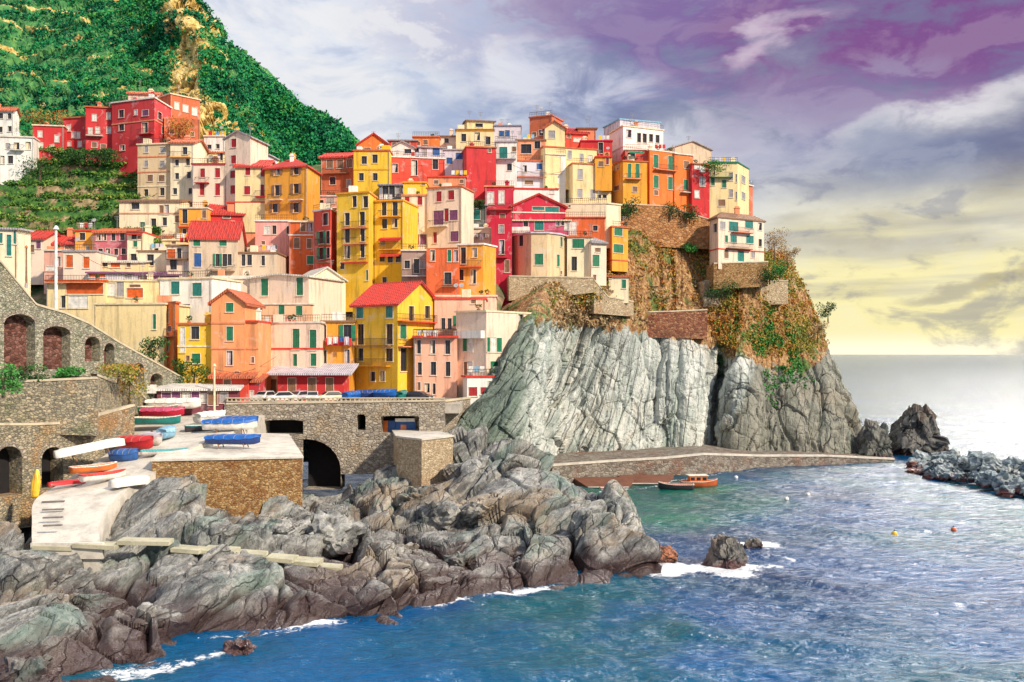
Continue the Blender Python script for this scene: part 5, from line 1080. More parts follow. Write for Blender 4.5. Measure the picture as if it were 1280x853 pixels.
# piazza platform + bridge
A, B, hit, arch, tz = line2(283, 123, 556, 123)
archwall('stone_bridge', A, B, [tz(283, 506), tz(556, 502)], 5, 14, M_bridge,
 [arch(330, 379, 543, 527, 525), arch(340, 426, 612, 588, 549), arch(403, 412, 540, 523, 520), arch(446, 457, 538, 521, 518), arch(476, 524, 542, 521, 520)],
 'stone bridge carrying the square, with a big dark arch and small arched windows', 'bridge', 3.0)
m = MB(); zP = zpy(505, 123)
m.bx(-36, -6.5, 123.2, 140, zP-1.2, zP-.02); o = m.build('piazza', M_pave); o['kind'] = 'structure'
# parapet along the square
E = empty('parapet_wall', (-20, 123.1, zP), 0, 'low pierced parapet wall along the edge of the square above the bridge', 'wall')
m = MB(); g = MB()
x0, x1 = (283-CX)/F*123, (556-CX)/F*123
m.bx(x0, x1, 123.05, 123.3, zP+.25, zP+.36); m.bx(x0, x1, 123.0, 123.35, zP+.66, zP+.78)
k = int((x1-x0)/.55)
for i in range(k): g.bx(x0+i*.55, x0+i*.55+.16, 123.1, 123.26, zP+.363, zP+.657)
m.build('rail_slab', M_cop, E); g.build('baluster', M_cop, E)['kind'] = 'stuff'
# boat shed opening with blue and white door
xk = lambda px, Y: (px-CX)/F*Y
def shed():
    Y = 125.2; E = empty('kiosk', (xk(500, Y), Y, zpy(543, Y)), 0, 'blue and white kiosk shutters in the recess at the right end of the bridge', 'kiosk')
    for (a, b, c) in ((477, 485, 'orange'), (485.5, 494, 'blue'), (494.5, 520, 'blue')):
        m = MB(); m.bx(xk(a, Y), xk(b, Y), Y-.1, Y, zpy(543, Y), zpy(526, Y)); m.build('door', flat(CN[c]), E)
    m = MB(); m.bx(xk(494.5, Y), xk(519, Y), Y-.5, Y-.1, zpy(527, Y), zpy(523, Y)); m.build('sign_board', flat(CN['white']), E)
    m = MB(); m.bx(xk(501, Y), xk(508, Y), Y-.16, Y-.105, zpy(541, Y), zpy(531, Y)); m.build('panel', flat(CN['salmon']), E)
shed()
def block(name, label, cat, corners, zt, zb, mat, topm=None, kind=None, cop=True):
    """masonry block over a plan polygon (world xy, front edge first, counter-clockwise seen from above)"""
    E = empty(name, (*corners[0], zb), 0, label, cat); m = MB(); n = len(corners)
    zt = zt if isinstance(zt, (list, tuple)) else [zt]*n
    for i in range(n):
        a, b = corners[i], corners[(i+1) % n]; m.quad((*a, zb), (*b, zb), (*b, zt[(i+1) % n]), (*a, zt[i]))
    m.build('masonry', mat, E); m = MB(); cen = np.mean([np.array(c) for c in corners], 0)
    ex = [np.array(c)+npn(np.array(c)-cen)*.18 for c in corners]
    m.add([(*ex[i], zt[i]+.004) for i in range(n)]+[(*ex[i], zt[i]+.22) for i in range(n)], [tuple(range(n, 2*n))]+[(i, (i+1) % n, n+(i+1) % n, n+i) for i in range(n)]+[tuple(range(n))[::-1]])
    m.build('coping', topm or M_conc, E); return E
c = [np.array((xk(190, 97), 97)), np.array((xk(378, 101), 101)), np.array((xk(360, 117), 117)), np.array((xk(232, 119), 119))]
block('masonry_quay', 'rust brown masonry quay block with a pale top where the blue covered boats lie', 'quay', c, [zpy(577, 97), zpy(573, 101), zpy(545, 117), zpy(541, 119)], 1.5, M_quay)
c = [np.array((xk(496, 116), 116)), np.array((xk(527, 112), 112)), np.array((xk(566, 117), 117)), np.array((xk(540, 126), 126)), np.array((xk(490, 126), 126))]
block('masonry_quay', 'brown and ochre stone quay corner between the bridge and the grey rocks', 'quay', c, zpy(550, 113), 2, M_terr)
c = [np.array((xk(455, 120), 120)), np.array((xk(497, 120), 120)), np.array((xk(497, 123), 122.8)), np.array((xk(455, 123), 122.8))]
# terrace wall under the tan house
A, B, hit, arch, tz = line2(636, 165.5, 742, 168.6)
archwall('terrace_wall', A, B, [tz(636, 346), tz(742, 348)], 15, 5, M_terr, [], 'long tan retaining wall with brown stains under the tan faceted house', 'wall', base=[tz(636, 376), tz(690, 372), tz(742, 366)])
A, B, hit, arch, tz = line2(742.5, 169.3, 792, 175)
archwall('terrace_wall', A, B, [tz(741, 349), tz(760, 372), tz(792, 378)], 17, 4, M_terr, [], 'stepped pale orange wall below the small sand coloured hut', 'wall', base=[tz(741, 392), tz(792, 396)])
A, B, hit, arch, tz = line2(800, 180.5, 884, 184.5)
archwall('terrace_wall', A, B, [tz(800, 391), tz(840, 390), tz(884, 388)], 22, 5, stonewall('brown_wall', (.16, .05, .03), (.34, .13, .07), (.44, .24, .12), 1.8, .5, stain=(.10, .06, .04)), [], 'rust brown garden wall along the top of the pale cliff', 'wall', base=[tz(800, 422), tz(884, 424)])
A, B, hit, arch, tz = line2(880, 188.5, 985, 196)
archwall('terrace_wall', A, B, [tz(880, 352), tz(990, 352)], 29, 3, M_terr, [], 'low garden wall with a path below the house on the end of the headland', 'wall', base=[tz(880, 384), tz(990, 380)])
A, B, hit, arch, tz = line2(892, 187, 960, 190)
archwall('terrace_wall', A, B, [tz(892, 330), tz(960, 328)], 31, 3, M_quay, [], 'rust red wall carrying the pink and white house', 'wall', base=[tz(892, 362), tz(960, 358)])
A, B, hit, arch, tz = line2(782, 189, 832, 192)
archwall('terrace_wall', A, B, [tz(782, 270), tz(832, 278)], 40, 3, M_terr, [], 'blue grey parapet below the orange houses on the headland', 'wall', base=[tz(782, 300), tz(832, 300)])
A, B, hit, arch, tz = line2(770, 188, 890, 193)
archwall('terrace_wall', A, B, [tz(770, 256), tz(830, 258), tz(890, 276)], 40, 3, stonewall('orange_wall', (.34, .14, .05), (.55, .26, .10), (.66, .38, .18), 1.4, .5), [], 'orange brown supporting wall right under the amber and orange houses', 'wall', base=[tz(770, 306), tz(890, 312)])
# masonry skirt under the piazza houses right end, joining the cliff
A, B, hit, arch, tz = line2(553, 124, 600, 134)
archwall('stone_wall', A, B, [tz(553, 503), tz(600, 497)], 5, 4, M_bridge, [], 'short stone wall joining the bridge to the green cliff foot', 'wall')
# quay along the cliff foot
Q_ = [(690, 150, 583, 618), (760, 155.5, 578, 614), (830, 159, 574, 606), (880, 163, 569, 594), (950, 172, 571, 586), (1030, 178, 571, 582), (1118, 181, 575, 581)]
E = empty('harbour_quay', (20, 160, 0), 0, 'low curving stone quay with a pale edge along the foot of the cliff', 'quay')
M_hq = stonewall('harbour_stone', (.16, .13, .11), (.30, .27, .23), (.42, .38, .32), 1.5, .4, stain=(.28, .10, .05), sk=.6)
m = MB(); cp = MB(); lg = MB()
for i in range(len(Q_)-1):
    a, b = Q_[i], Q_[i+1]
    n_ = 8
    for k in range(n_):
        f0, f1 = k/n_, (k+1)/n_
        ip = lambda f, j: a[j]+(b[j]-a[j])*f
        p0 = P(ip(f0, 0), ip(f0, 2), ip(f0, 1)); p1 = P(ip(f1, 0), ip(f1, 2), ip(f1, 1)); b0 = np.array((p0[0], p0[1], -1.5)); b1 = np.array((p1[0], p1[1], -1.5))
        bk = np.array((1.5, 22, 0.)); m.quad(b0, b1, p1, p0); m.quad(p0, p1, p1+bk, p0+bk)
        up = np.array((0, 0, .3)); fo_ = np.array((0, -.15, 0)); th_ = np.array((0, .8, 0))
        cp.add([p0+fo_+[0, 0, .003], p1+fo_+[0, 0, .003], p1+fo_+up, p0+fo_+up, p0+th_+up, p1+th_+up, p1+th_+[0, 0, .003], p0+th_+[0, 0, .003]], [(0, 1, 2, 3), (3, 2, 5, 4), (4, 5, 6, 7), (0, 7, 6, 1)])
m.build('quay_wall', M_hq, E); cp.build('coping', M_conc, E)
# rust coloured slipways at the quay
M_rust = conc('rust_concrete', (.21, .085, .05))
for (xa, xb, Y0, Y1, za, lb) in ((735, 786, 146, 153.2, .9, 'rust red slipway slab at the left end of the harbour quay'), (790, 834, 150, 157, .8, 'second rust red slipway slab beside the moored boat')):
    A0, A1 = np.array((xk(xa, Y0), Y0)), np.array((xk(xb, Y0), Y0)); B1, B0 = np.array((xk(xb+(8 if Y0 < 155 else 0), Y1), Y1)), np.array((xk(xa-(20 if Y0 < 155 else 0), Y1), Y1))
    E = empty('slipway', (*A0, 0), 0, lb, 'slipway'); m = MB()
    v = [(*A0, .25), (*A1, .25), (*B1, za), (*B0, za), (*A0, -1), (*A1, -1), (*B1, -1), (*B0, -1)]
    m.add(v, [(0, 1, 2, 3), (4, 5, 1, 0), (5, 6, 2, 1), (7, 4, 0, 3)]); m.build('slab', M_rust, E)
    m = MB(); m.box(v[0], np.array(v[1])-v[0], (0, -.25, 0), (0, 0, .12)); m.build('edge', M_conc, E)

# slipway ramp, its upper yard and the slab path
def sheet(name, rows, mat, nsub=6):
    A_ = np.array([[P(*q) for q in r_] for r_ in rows]); V = []; m = MB()
    G_ = catmull(catmull(A_, (len(rows)-1)*nsub+1).transpose(1, 0, 2), (A_.shape[1]-1)*nsub+1)
    nv_, nu_ = G_.shape[:2]; V_ = G_.reshape(-1, 3); Fq = gridfaces(nv_, nu_)[:, ::-1]; rim = [i for i in range(nu_)]+[i*nu_+nu_-1 for i in range(1, nv_)]+[(nv_-1)*nu_+i for i in range(nu_-2, -1, -1)]+[i*nu_ for i in range(nv_-2, 0, -1)]
    n0 = len(V_); V_ = np.vstack([V_, V_[rim]-[0, 0, 3.0]]); K_ = len(rim); sk = [(rim[i], rim[(i+1) % K_], n0+(i+1) % K_, n0+i) for i in range(K_)]
    o = npmesh(name, V_, np.vstack([Fq, np.array(sk)]), mat, smooth=False); o['kind'] = 'structure'; return o
ramp = [[(40, 683, 80.5), (85, 683, 80.5), (125, 683, 80.5)], [(40, 655, 85), (85, 653, 85), (126, 650, 85)], [(44, 625, 90), (100, 622, 90), (150, 618, 90.5)], [(78, 603, 96), (130, 598, 96), (190, 592, 96.5)], [(130, 570, 104), (190, 562, 104), (250, 556, 104)], [(160, 545, 113), (220, 540, 113), (300, 536, 113)], [(170, 524, 121), (235, 521, 122), (330, 520, 122.5)], [(175, 516, 126), (240, 512, 128), (335, 512, 128)]]
sheet('slipway_ramp', ramp, M_conc)
# riser under the lower edge
def tread(px0, px1, py, Y, w, label, mat, h=.5):
    a, b = P(px0, py, Y), P(px1, py, Y); 
    E = empty('stone_step', a, 0, label, 'step', 'slabs of the shore path'); m = MB(); m.box(a-[0, 0, h], b-a, (0, w, 0), (0, 0, h)); m.build('slab', mat, E, org=None); return E
E = empty('ramp_wall', P(40, 690, 80.3), 0, 'white painted end wall closing the bottom of the slipway ramp', 'wall'); m = MB()
a, b = P(38, 676, 80.2), P(128, 676, 80.2); m.box(a-[0, 0, 1.5], b-a, (0, .4, 0), (0, 0, 1.3)); m.build('masonry', M_conc, E)
r = random.Random(4)
SL = [(40, 90, 683, 80, 79.5), (90, 145, 680, 80, 79.5), (146, 212, 676, 80.5, 80.2), (213, 250, 684, 81, 80.8), (250, 292, 688, 81.5, 81), (293, 330, 692, 82, 81.6), (331, 366, 697, 82.6, 82.2), (366, 398, 702, 83.2, 82.8), (398, 426, 708, 84, 83.6)]
for i, (x0, x1, y, Ya, Yb) in enumerate(SL):
    a, b = P(x0, y, Ya), P(x1, y+2, Ya); E = empty('path_slab', a, 0, 'pale yellow green concrete slab of the stepped path along the shore rocks', 'path slab', 'slabs of the shore path'); m = MB()
    m.box(a-[0, 0, .34+r.uniform(-.08, .1)], b-a-[.08, r.uniform(-.15, .15), r.uniform(-.06, .06)], (r.uniform(-.25, .25), 1.8, r.uniform(-.05, .12)), (0, 0, .32)); m.build('slab', M_path, E)
for i in range(0):
    x0 = 200+i*14; y = 700+i*4; a, b = P(x0, y, 78.5-i*.4), P(x0+118-i*20, y-6, 78.5-i*.4)
    E = empty('stone_step', a, 0, 'one of the worn rock steps below the shore path', 'step', 'worn steps below the shore path'); m = MB(); m.box(a-[0, 0, .7], b-a, (0, 2.4, 0), (0, 0, .7)); m.build('slab', conc('step_stone', (.34, .32, .22)), E)
# small white ramp rails
for k in range(4):
    y = 628+k*10; a, b = P(52+k*.5, y, 89-k*2.2), P(80-k*1, y-1, 89-k*2.2); E = empty('ramp_sleeper', a, 0, 'dark wooden sleeper laid across the white slipway ramp', 'sleeper', 'sleepers on the slipway'); m = MB(); m.box(a-[0, 0, .05], b-a, (0, .22, 0), (0, 0, .13)); m.build('timber', flat((.22, .20, .2)), E)

# ------------------------------------------------------------------ masts and poles
def pole(label, px, y0, y1, Y, r_, col, cat='pole', name='mast', top=None):
    a, b = P(px, y1, Y), P(px, y0, Y); E = empty(name, a, 0, label, cat); m = MB(); m.tube(a, b, r_, r_*.7, 10); m.build('shaft', flat(CN[col] if col in CN else col), E)
    m = MB(); m.tube(a, a+[0, 0, .5], r_*1.6, r_*1.4, 10); m.build('base', flat(CN['grey']), E)
    m = MB(); m.tube(b, b+[0, 0, r_*2.2], r_*1.7, r_*.6, 10); m.build('cap', flat(CN[top or col] if (top or col) in CN else col), E)
    if cat == 'mast': m = MB(); m.bx(b[0]-.7, b[0]+.7, b[1]-.06, b[1]+.06, b[2]-6.2, b[2]-6.05); m.build('crossbar', flat(CN['brown']), E)
    return E
pole('tall white mast rising in front of the houses behind the viaduct', 70, 287, 400, 112, .2, 'white', 'mast')
pole('pale wooden pole standing at the restaurant veranda', 268, 458, 520, 122, .15, 'cream')
pole('thin orange topped post at the top of the viaduct', 33, 310, 360, 108, .12, 'brown', top='orange')
pole('short dark post among the boats at the top of the slipway', 190, 540, 562, 108, .1, 'dark')
# notice board at the veranda
E = empty('sign_board', P(184, 500, 122), 0, 'blank white board fixed beside the restaurant veranda', 'board'); a = P(172, 492, 122); b = P(195, 481, 122); m = MB(); m.bx(a[0], b[0], 122, 122.1, a[2], b[2]); m.build('board', flat(CN['white']), E)
m = MB(); m.tube((a[0]+.3, 122.06, a[2]-3), (a[0]+.3, 122.06, a[2]-.003), .06); m.tube((b[0]-.3, 122.06, a[2]-3), (b[0]-.3, 122.06, a[2]-.003), .06); m.build('post', M_iron, E)

# ------------------------------------------------------------------ boats
def hull_mesh(L, Wd, Hh, n=16, k=8, stern=.75):
    """open double-curved hull; returns rings of points along the length"""
    R_ = []
    for i in range(n+1):
        s = i/n; x = (s-.5)*L; w = Wd/2*(min(1, (1-s)**.55*1.55) if s > .35 else min(1, stern+(1-stern)*(s/.35)**.6)); w = max(w, .02); sh = Hh*(1+.35*max(0, (s-.5)*2)**2+.06*(1-s)); kz = Hh*.35*max(0, (s-.8)/.2)**2
        R_.append([(x, w*math.cos(math.pi*(j/k))*(1), kz+(sh-kz)*(1-math.sin(math.pi*j/k)**.55)) for j in range(k+1)])
    return R_
def boat(label, px, py, Y, L, Wd, Hh, rz, col, trim='white', kind='open', tilt=(0, 0), cover=None, group='boats hauled out on the slipway', lift=0.0, cat='boat', inner='cream', base=None):
    pos = P(px, py, Y)+[0, 0, lift] if base is None else np.array(base)
    E = empty('boat', pos, 0, label, cat, group); E.rotation_euler = (tilt[0], tilt[1], rz)
    R_ = hull_mesh(L, Wd, Hh); n = len(R_); k = len(R_[0])
    def put(m, name, mat, par=E, smooth=True):
        me = bpy.data.meshes.new(name); me.from_pydata([tuple(map(float, v)) for v in m.v], [], m.f); me.materials.append(mat)
        if smooth: me.polygons.foreach_set('use_smooth', [True]*len(m.f))
        o = bpy.data.objects.new(name, me); COL.objects.link(o); o.parent = par; return o
    m = MB(); fl = [q for r_ in R_ for q in r_]; fs = [(i*k+j, (i+1)*k+j, (i+1)*k+j+1, i*k+j+1) for i in range(n-1) for j in range(k-1)]
    fs.append(tuple(range(k))); m.add(fl, fs)
    if kind == 'open':
        inn = [(q[0]*.97, q[1]*.90, Hh*.12+q[2]*.92) for q in fl]; m2 = MB(); m2.add(inn, fs)
        h_ = put(m, 'hull', flat(CN[col], .35)); put(m2, 'lining', flat(CN[inner], .6))
        g = MB()
        for i in range(n-1):
            for j in (0, k-1):
                a, b = np.array(R_[i][j]), np.array(R_[i+1][j]); g.tube(a, b, .055, n=5)
        g.tube(R_[0][0], R_[0][k-1], .06, n=5); put(g, 'gunwale', flat(CN[trim], .4))
        for s in (3, 7, 10):
            q = R_[s]; g = MB(); g.bx(q[0][0]-.14, q[0][0]+.14, q[k-1][1]*.9, q[0][1]*.9, Hh*.68, Hh*.74); put(g, 'thwart', flat(CN['brown'], .6), smooth=False)
    elif kind == 'down':    # keel up
        m.v = [(x, y, Hh*1.35-z) for x, y, z in m.v]; h_ = put(m, 'hull', flat(CN[col], .35)); g = MB()
        for i in range(1, n-2):
            a, b = np.array(R_[i][k//2]), np.array(R_[i+1][k//2]); g.tube((a[0], 0, Hh*1.35-a[2]), (b[0], 0, Hh*1.35-b[2]), .05, n=5)
        put(g, 'keel', flat(CN[trim], .5))
    else:                   # under a cover
        h_ = put(m, 'hull', flat(CN[col], .35)); g = MB(); K_ = 8; V = []
        for i in range(n):
            q = R_[i]; w = q[0][1]*1.06; z0 = q[0][2]; pk = .42*Hh*math.sin(math.pi*min(1, max(.08, i/(n-1)*.95+.03)))**.5
            for j in range(K_+1):
                t_ = j/K_; V.append((q[0][0]*1.03, w*math.cos(math.pi*t_), z0-.22*Hh+(.25*Hh+pk)*math.sin(math.pi*t_)**.8+.05*math.sin(i*2.1+j)))
        fs2 = [(i*(K_+1)+j, (i+1)*(K_+1)+j, (i+1)*(K_+1)+j+1, i*(K_+1)+j+1) for i in range(n-1) for j in range(K_)]; fs2 += [tuple(range(K_+1))[::-1], tuple((n-1)*(K_+1)+j for j in range(K_+1))]
        g.add(V, fs2); put(g, 'cover', flat(CN[cover or col], .45))
        for s in (3, 6, 9, 12):
            g = MB()
            for j in range(K_): g.tube(V[s*(K_+1)+j], V[s*(K_+1)+j+1], .022, n=4)
            put(g, 'strap', flat(CN['grey'], .6))
    if lift > .2:
        g = MB()
        for x in (-L*.25, L*.22):
            for y in (-Wd*.3, Wd*.3): g.tube((x, y, .15), (x+.1, y*1.2, -lift), .06, n=5)
            g.bx(x-.06, x+.06, -Wd*.36, Wd*.36, -.02, .06)
        put(g, 'trestle', flat(CN['brown'], .7), smooth=False)
    return E
CN['navy'] = (.02, .06, .25); CN['cobalt'] = (.01, .13, .50); CN['aqua'] = (.10, .45, .48); CN['rust'] = (.55, .12, .04)
D_ = math.radians; rp = -.15
boat('blue covered boat nearest the edge of the masonry quay, on trestles', 292, 560, 104.5, 5.8, 1.9, .75, D_(-5), 'navy', 'cobalt', 'cov', cover='cobalt', lift=.35)
boat('lighter blue covered boat with a white gunwale behind the nearest blue one', 288, 543, 111.5, 6.0, 2.0, .9, D_(6), 'white', 'white', 'cov', cover='cobalt', lift=.5)
boat('dark blue boat bow behind the two blue covered boats on the quay', 300, 534, 114.5, 4.6, 1.8, .7, D_(-14), 'blue', 'white', 'cov', cover='blue', lift=.3)
boat('white boat with a grey cover left of the blue boats', 264, 530, 116.5, 4.4, 1.9, .9, D_(60), 'white', 'grey', 'cov', cover='white', lift=.2)
boat('teal and dark boat lying low left of the blue boats', 252, 540, 113, 3.6, 1.6, .7, D_(12), 'dark', 'aqua', 'open')
boat('white and dark hulled boat at the veranda', 218, 513, 121.5, 6.5, 2.1, .9, D_(3), 'white', 'dark', 'cov', cover='white', lift=.2)
boat('green rimmed boat in front of the veranda', 196, 516, 119.5, 5.0, 1.9, .7, D_(2), 'green', 'white', 'open')
boat('crimson boat in front of the green rimmed one', 204, 523, 117.5, 5.0, 1.9, .8, D_(2), 'crimson', 'white', 'cov', cover='magenta', lift=.2)
boat('long dark green boat with a white rim below the crimson boat', 196, 531, 114.5, 5.6, 2.0, .8, D_(-2), 'teal', 'white', 'open')
boat('pale blue small boat right of the posts on the upper slipway', 210, 548, 109, 2.8, 1.6, .9, D_(80), 'sky', 'white', 'cov', cover='sky')
boat('bright red tarpaulin covered boat against the stone wall', 170, 564, 104, 4.4, 2.1, 1.0, D_(-20), 'red', 'red', 'cov', cover='red', lift=.2)
boat('white and grey covered boat right of the red tarpaulin', 189, 556, 106.5, 3.8, 1.7, .9, D_(-38), 'white', 'grey', 'cov', cover='lilac')
boat('aqua rimmed white dinghy at the left end of the masonry quay', 206, 569, 101.5, 4.6, 1.6, .5, D_(12), 'white', 'aqua', 'open', inner='aqua')
boat('white long boat leaning upside down against the stone wall', 114, 572, 99.5, 6.8, 1.7, .7, D_(38), 'white', 'white', 'down', tilt=(0, -.16), lift=.5)
boat('blue covered small boat in front of the red tarpaulin', 156, 577, 101, 3.0, 1.5, .9, D_(-10), 'blue', 'white', 'cov', cover='blue', inner='sky')
boat('orange and white open boat behind the striped one', 118, 590, 97.5, 4.6, 1.5, .6, D_(48), 'orange', 'white', 'open', inner='salmon')
boat('white open boat with red benches in the middle of the slipway', 130, 600, 94.5, 4.6, 1.5, .6, D_(55), 'white', 'red', 'open', inner='coral')
boat('slim red canoe at the left edge of the slipway', 84, 607, 93.5, 3.6, .8, .35, D_(50), 'red', 'red', 'down')
boat('white boat lying alone on the right side of the slipway', 164, 609, 93.2, 4.2, 1.5, .7, D_(58), 'white', 'white', 'down')
boat('yellow kayak propped upright beside the dark arch', 46, 606, 91.5, 2.6, .8, .35, D_(90), 'yellow', 'ochre', 'down', tilt=(0, -1.35), lift=.1)
boat('low white sailing dinghy at the bottom left of the harbour wall', 765, 611, YW(613), 3.6, 1.3, .5, D_(5), 'white', 'red', 'open', group='boats moored at the quay', base=(*P(765, 0, YW(613))[:2], -.12))
boat('dark hulled white rimmed boat moored beside the orange one', 843, 0, 144, 5.2, 1.9, .9, D_(172), 'dark', 'white', 'open', group='boats moored at the quay', base=(*P(845, 0, YW(612))[:2], -.15), inner='rust')
eb = boat('orange boat with a small cabin moored at the rusty slipway', 872, 0, 146, 5.6, 2.2, 1.0, D_(5), 'rust', 'trim', 'open', group='boats moored at the quay', base=(*P(874, 0, YW(609))[:2], -.15), inner='orange')
m = MB(); m.bx(-1.6, 1.0, -.8, .8, .9, 1.9); me = bpy.data.meshes.new('cabin'); me.from_pydata(m.v, [], m.f); me.materials.append(flat(CN['orange'], .5)); o = bpy.data.objects.new('cabin', me); COL.objects.link(o); o.parent = eb
m = MB(); m.bx(-1.8, 1.2, -.95, .95, 1.903, 2.0); me = bpy.data.meshes.new('cabin_roof'); me.from_pydata(m.v, [], m.f); me.materials.append(flat(CN['trim'], .5)); o2 = bpy.data.objects.new('cabin_roof', me); COL.objects.link(o2); o2.parent = eb
for x in (-1.2, -.3, .6):
    m = MB(); m.bx(x-.3, x+.3, -.83, -.803, 1.25, 1.7); me = bpy.data.meshes.new('cabin_window'); me.from_pydata(m.v, [], m.f); me.materials.append(M_glass); q_ = bpy.data.objects.new('cabin_window', me); COL.objects.link(q_); q_.parent = o
# boats parked on the square
sq = [(441, 'cobalt', 'cobalt', 'blue covered boat leftmost of the blue ones on the square'), (463, 'navy', 'cobalt', 'dark blue covered boat under the yellow house'), (482, 'cobalt', 'white', 'blue and white covered boat under the yellow house'), (503, 'teal', 'blue', 'teal covered boat rightmost on the square')]
for i, (px, c_, c2, lb) in enumerate(sq):
    Yb = 124.6+(i % 2)*1.7; boat(lb, px, 0, Yb, 3.2, 1.3, .75, D_([60, 12, -25, 80][i]), c_, c2, 'cov', cover=c_, group='boats parked on the square', base=(xk(px, Yb), Yb, zP+.45+.12*(i % 3)), lift=.3)
def car(label, px, Y, rz, col):
    E = empty('parked_car', (xk(px, Y), Y, zP+.02), D_(rz), label, 'car', 'cars parked on the square')
    L, Wd = 3.7, 1.6
    def put(m, name, mat, par=E, sm=False):
        me = bpy.data.meshes.new(name); me.from_pydata(m.v, [], m.f); me.materials.append(mat); o = bpy.data.objects.new(name, me); COL.objects.link(o); o.parent = par; return o
    prof = [(-1.85, .35), (-1.88, .62), (-1.80, .88), (-1.05, .98), (-.45, 1.42), (.95, 1.45), (1.55, 1.0), (1.82, .92), (1.86, .35)]
    n = len(prof); m = MB(); wz = lambda z: Wd/2*(1 if z < .95 else .82)
    m.add([(x, -wz(z), z) for x, z in prof]+[(x, wz(z), z) for x, z in prof], [tuple(range(n))[::-1], tuple(range(n, 2*n))]+[(i, (i+1) % n, n+(i+1) % n, n+i) for i in range(n)]); put(m, 'body', flat(CN[col], .3))
    g = MB(); g.add([(-1.0, -.62, 1.02), (-1.0, .62, 1.02), (-.5, .56, 1.38), (-.5, -.56, 1.38)], [(0, 3, 2, 1)]); g.v = [(x-.03, y, z+.02) for x, y, z in g.v]; put(g, 'windscreen', M_glass)
    for sy in (-1, 1):
        g = MB(); q = [(-.85, 1.0), (-.42, 1.36), (.9, 1.38), (1.35, 1.02)]; g.add([(x, sy*(wz(.5)-.02 if z < 1.1 else wz(1.2)+.01), z) for x, z in q], [(0, 1, 2, 3)]); put(g, 'side_window', M_glass)
        for x in (-1.2, 1.2):
            w = MB(); w.tube((x, sy*.62, .31), (x, sy*.83, .31), .31, n=14); wo = put(w, 'wheel', flat((.02, .02, .02), .8)); h = MB(); h.tube((x, sy*.83, .31), (x, sy*.845, .31), .18, n=10); put(h, 'hub', flat(CN['grey'], .3), wo)
        h = MB(); h.bx(-1.91, -1.84, sy*.6-.16, sy*.6+.16, .64, .78); put(h, 'headlight', flat((.85, .85, .8), .1))
    g = MB(); g.add([(1.0, -.6, 1.40), (1.0, .6, 1.40), (1.5, .66, 1.06), (1.5, -.66, 1.06)], [(0, 1, 2, 3)]); g.v = [(x+.03, y, z+.03) for x, y, z in g.v]; put(g, 'rear_window', M_glass)
for px, Y, rz, col, lb in ((331, 126.5, 70, 'white', 'white car leftmost of those parked on the square'), (352, 125.4, 20, 'white', 'white car side-on in front of the peach house'), (373, 127.2, 65, 'lilac', 'pale grey car at the left end of the red shop'), (391, 125.2, 100, 'white', 'white car facing the parapet before the red shop'), (413, 126.2, 25, 'cream', 'cream car beside the leftmost blue boat on the square'), (523, 126, 160, 'dark', 'dark car at the right end of the square below the salmon house')): car(lb, px, Y, rz, col)
def laundry(label, x0, x1, py, Y, cols_):
    a, b = P(x0, py, Y), P(x1, py, Y); E = empty('washing_line', a, 0, label, 'laundry'); m = MB(); m.tube(a, b, .02, n=4); m.build('line', M_iron, E); k = len(cols_); r_ = random.Random(int(x0))
    for i, c_ in enumerate(cols_):
        f0, f1 = (i+.1)/k, (i+.88)/k; p0, p1 = a+(b-a)*f0, a+(b-a)*f1; hh = r_.uniform(.6, 1.2); m = MB(); n_ = 5; V = []
        for q in range(n_+1):
            s_ = q/n_; x = p0+(p1-p0)*s_; V += [x-[0, 0, .02], x+[0, .12*math.sin(q*2.2), -hh*(1+.06*math.sin(q*1.7))]]
        V2 = [np.array(v)+[0, .03, 0] for v in V]; N_ = len(V); m.add(V+V2, [(2*q, 2*q+1, 2*q+3, 2*q+2) for q in range(n_)]+[(N_+2*q, N_+2*q+2, N_+2*q+3, N_+2*q+1) for q in range(n_)]); m.build('cloth', flat(CN[c_], .8), E)
laundry('white and blue laundry low on the second yellow tower', 481, 499, 331, 163, ['white', 'sky', 'white'])
laundry('white and blue laundry over the red balcony left of the big yellow house', 409, 437, 421, 135.4, ['white', 'white', 'blue', 'lilac'])
laundry('row of white laundry on the terrace above the salmon house', 521, 548, 413, 133.6, ['white', 'white', 'lilac', 'white'])
laundry('mixed laundry on the terrace of the peach house with green shutters', 330, 372, 396, 142, ['white', 'salmon', 'white', 'pink', 'white'])
laundry('dark and white washing under the red awning of the second yellow tower', 476, 500, 303, 165.5, ['dark', 'white', 'dark', 'pink'])
laundry('small white washing on the pink roof terrace in the centre', 592, 612, 292, 170, ['white', 'lilac', 'white'])
# overhead cables between the houses
for i, (xa, ya, Ya, xb, yb_, Yb) in enumerate([(70, 300, 112, 205, 352, 138), (440, 196, 182, 556, 204, 184), (268, 462, 122, 345, 446, 131), (330, 212, 180, 402, 222, 182), (640, 206, 182, 706, 214, 183), (553, 246, 170, 640, 262, 170)]):
    a, b = P(xa, ya, Ya), P(xb, yb_, Yb); E = empty('overhead_cable', a, 0, ['cable running from the white mast to the white house with teal shutters', 'cable along the top of the coral red house', 'cable from the wooden pole to the peach house', 'cable from the amber tall house to the brick loggia house', 'cable above the pale grey house under the summit', 'cable between the right cream house and the crimson house'][i], 'cable'); m = MB(); n_ = 12
    q = [a+(b-a)*k/n_-[0, 0, 1.1*math.sin(math.pi*k/n_)] for k in range(n_+1)]
    for k in range(n_): m.tube(q[k], q[k+1], .028, n=4)
    m.build('wire', M_iron, E)
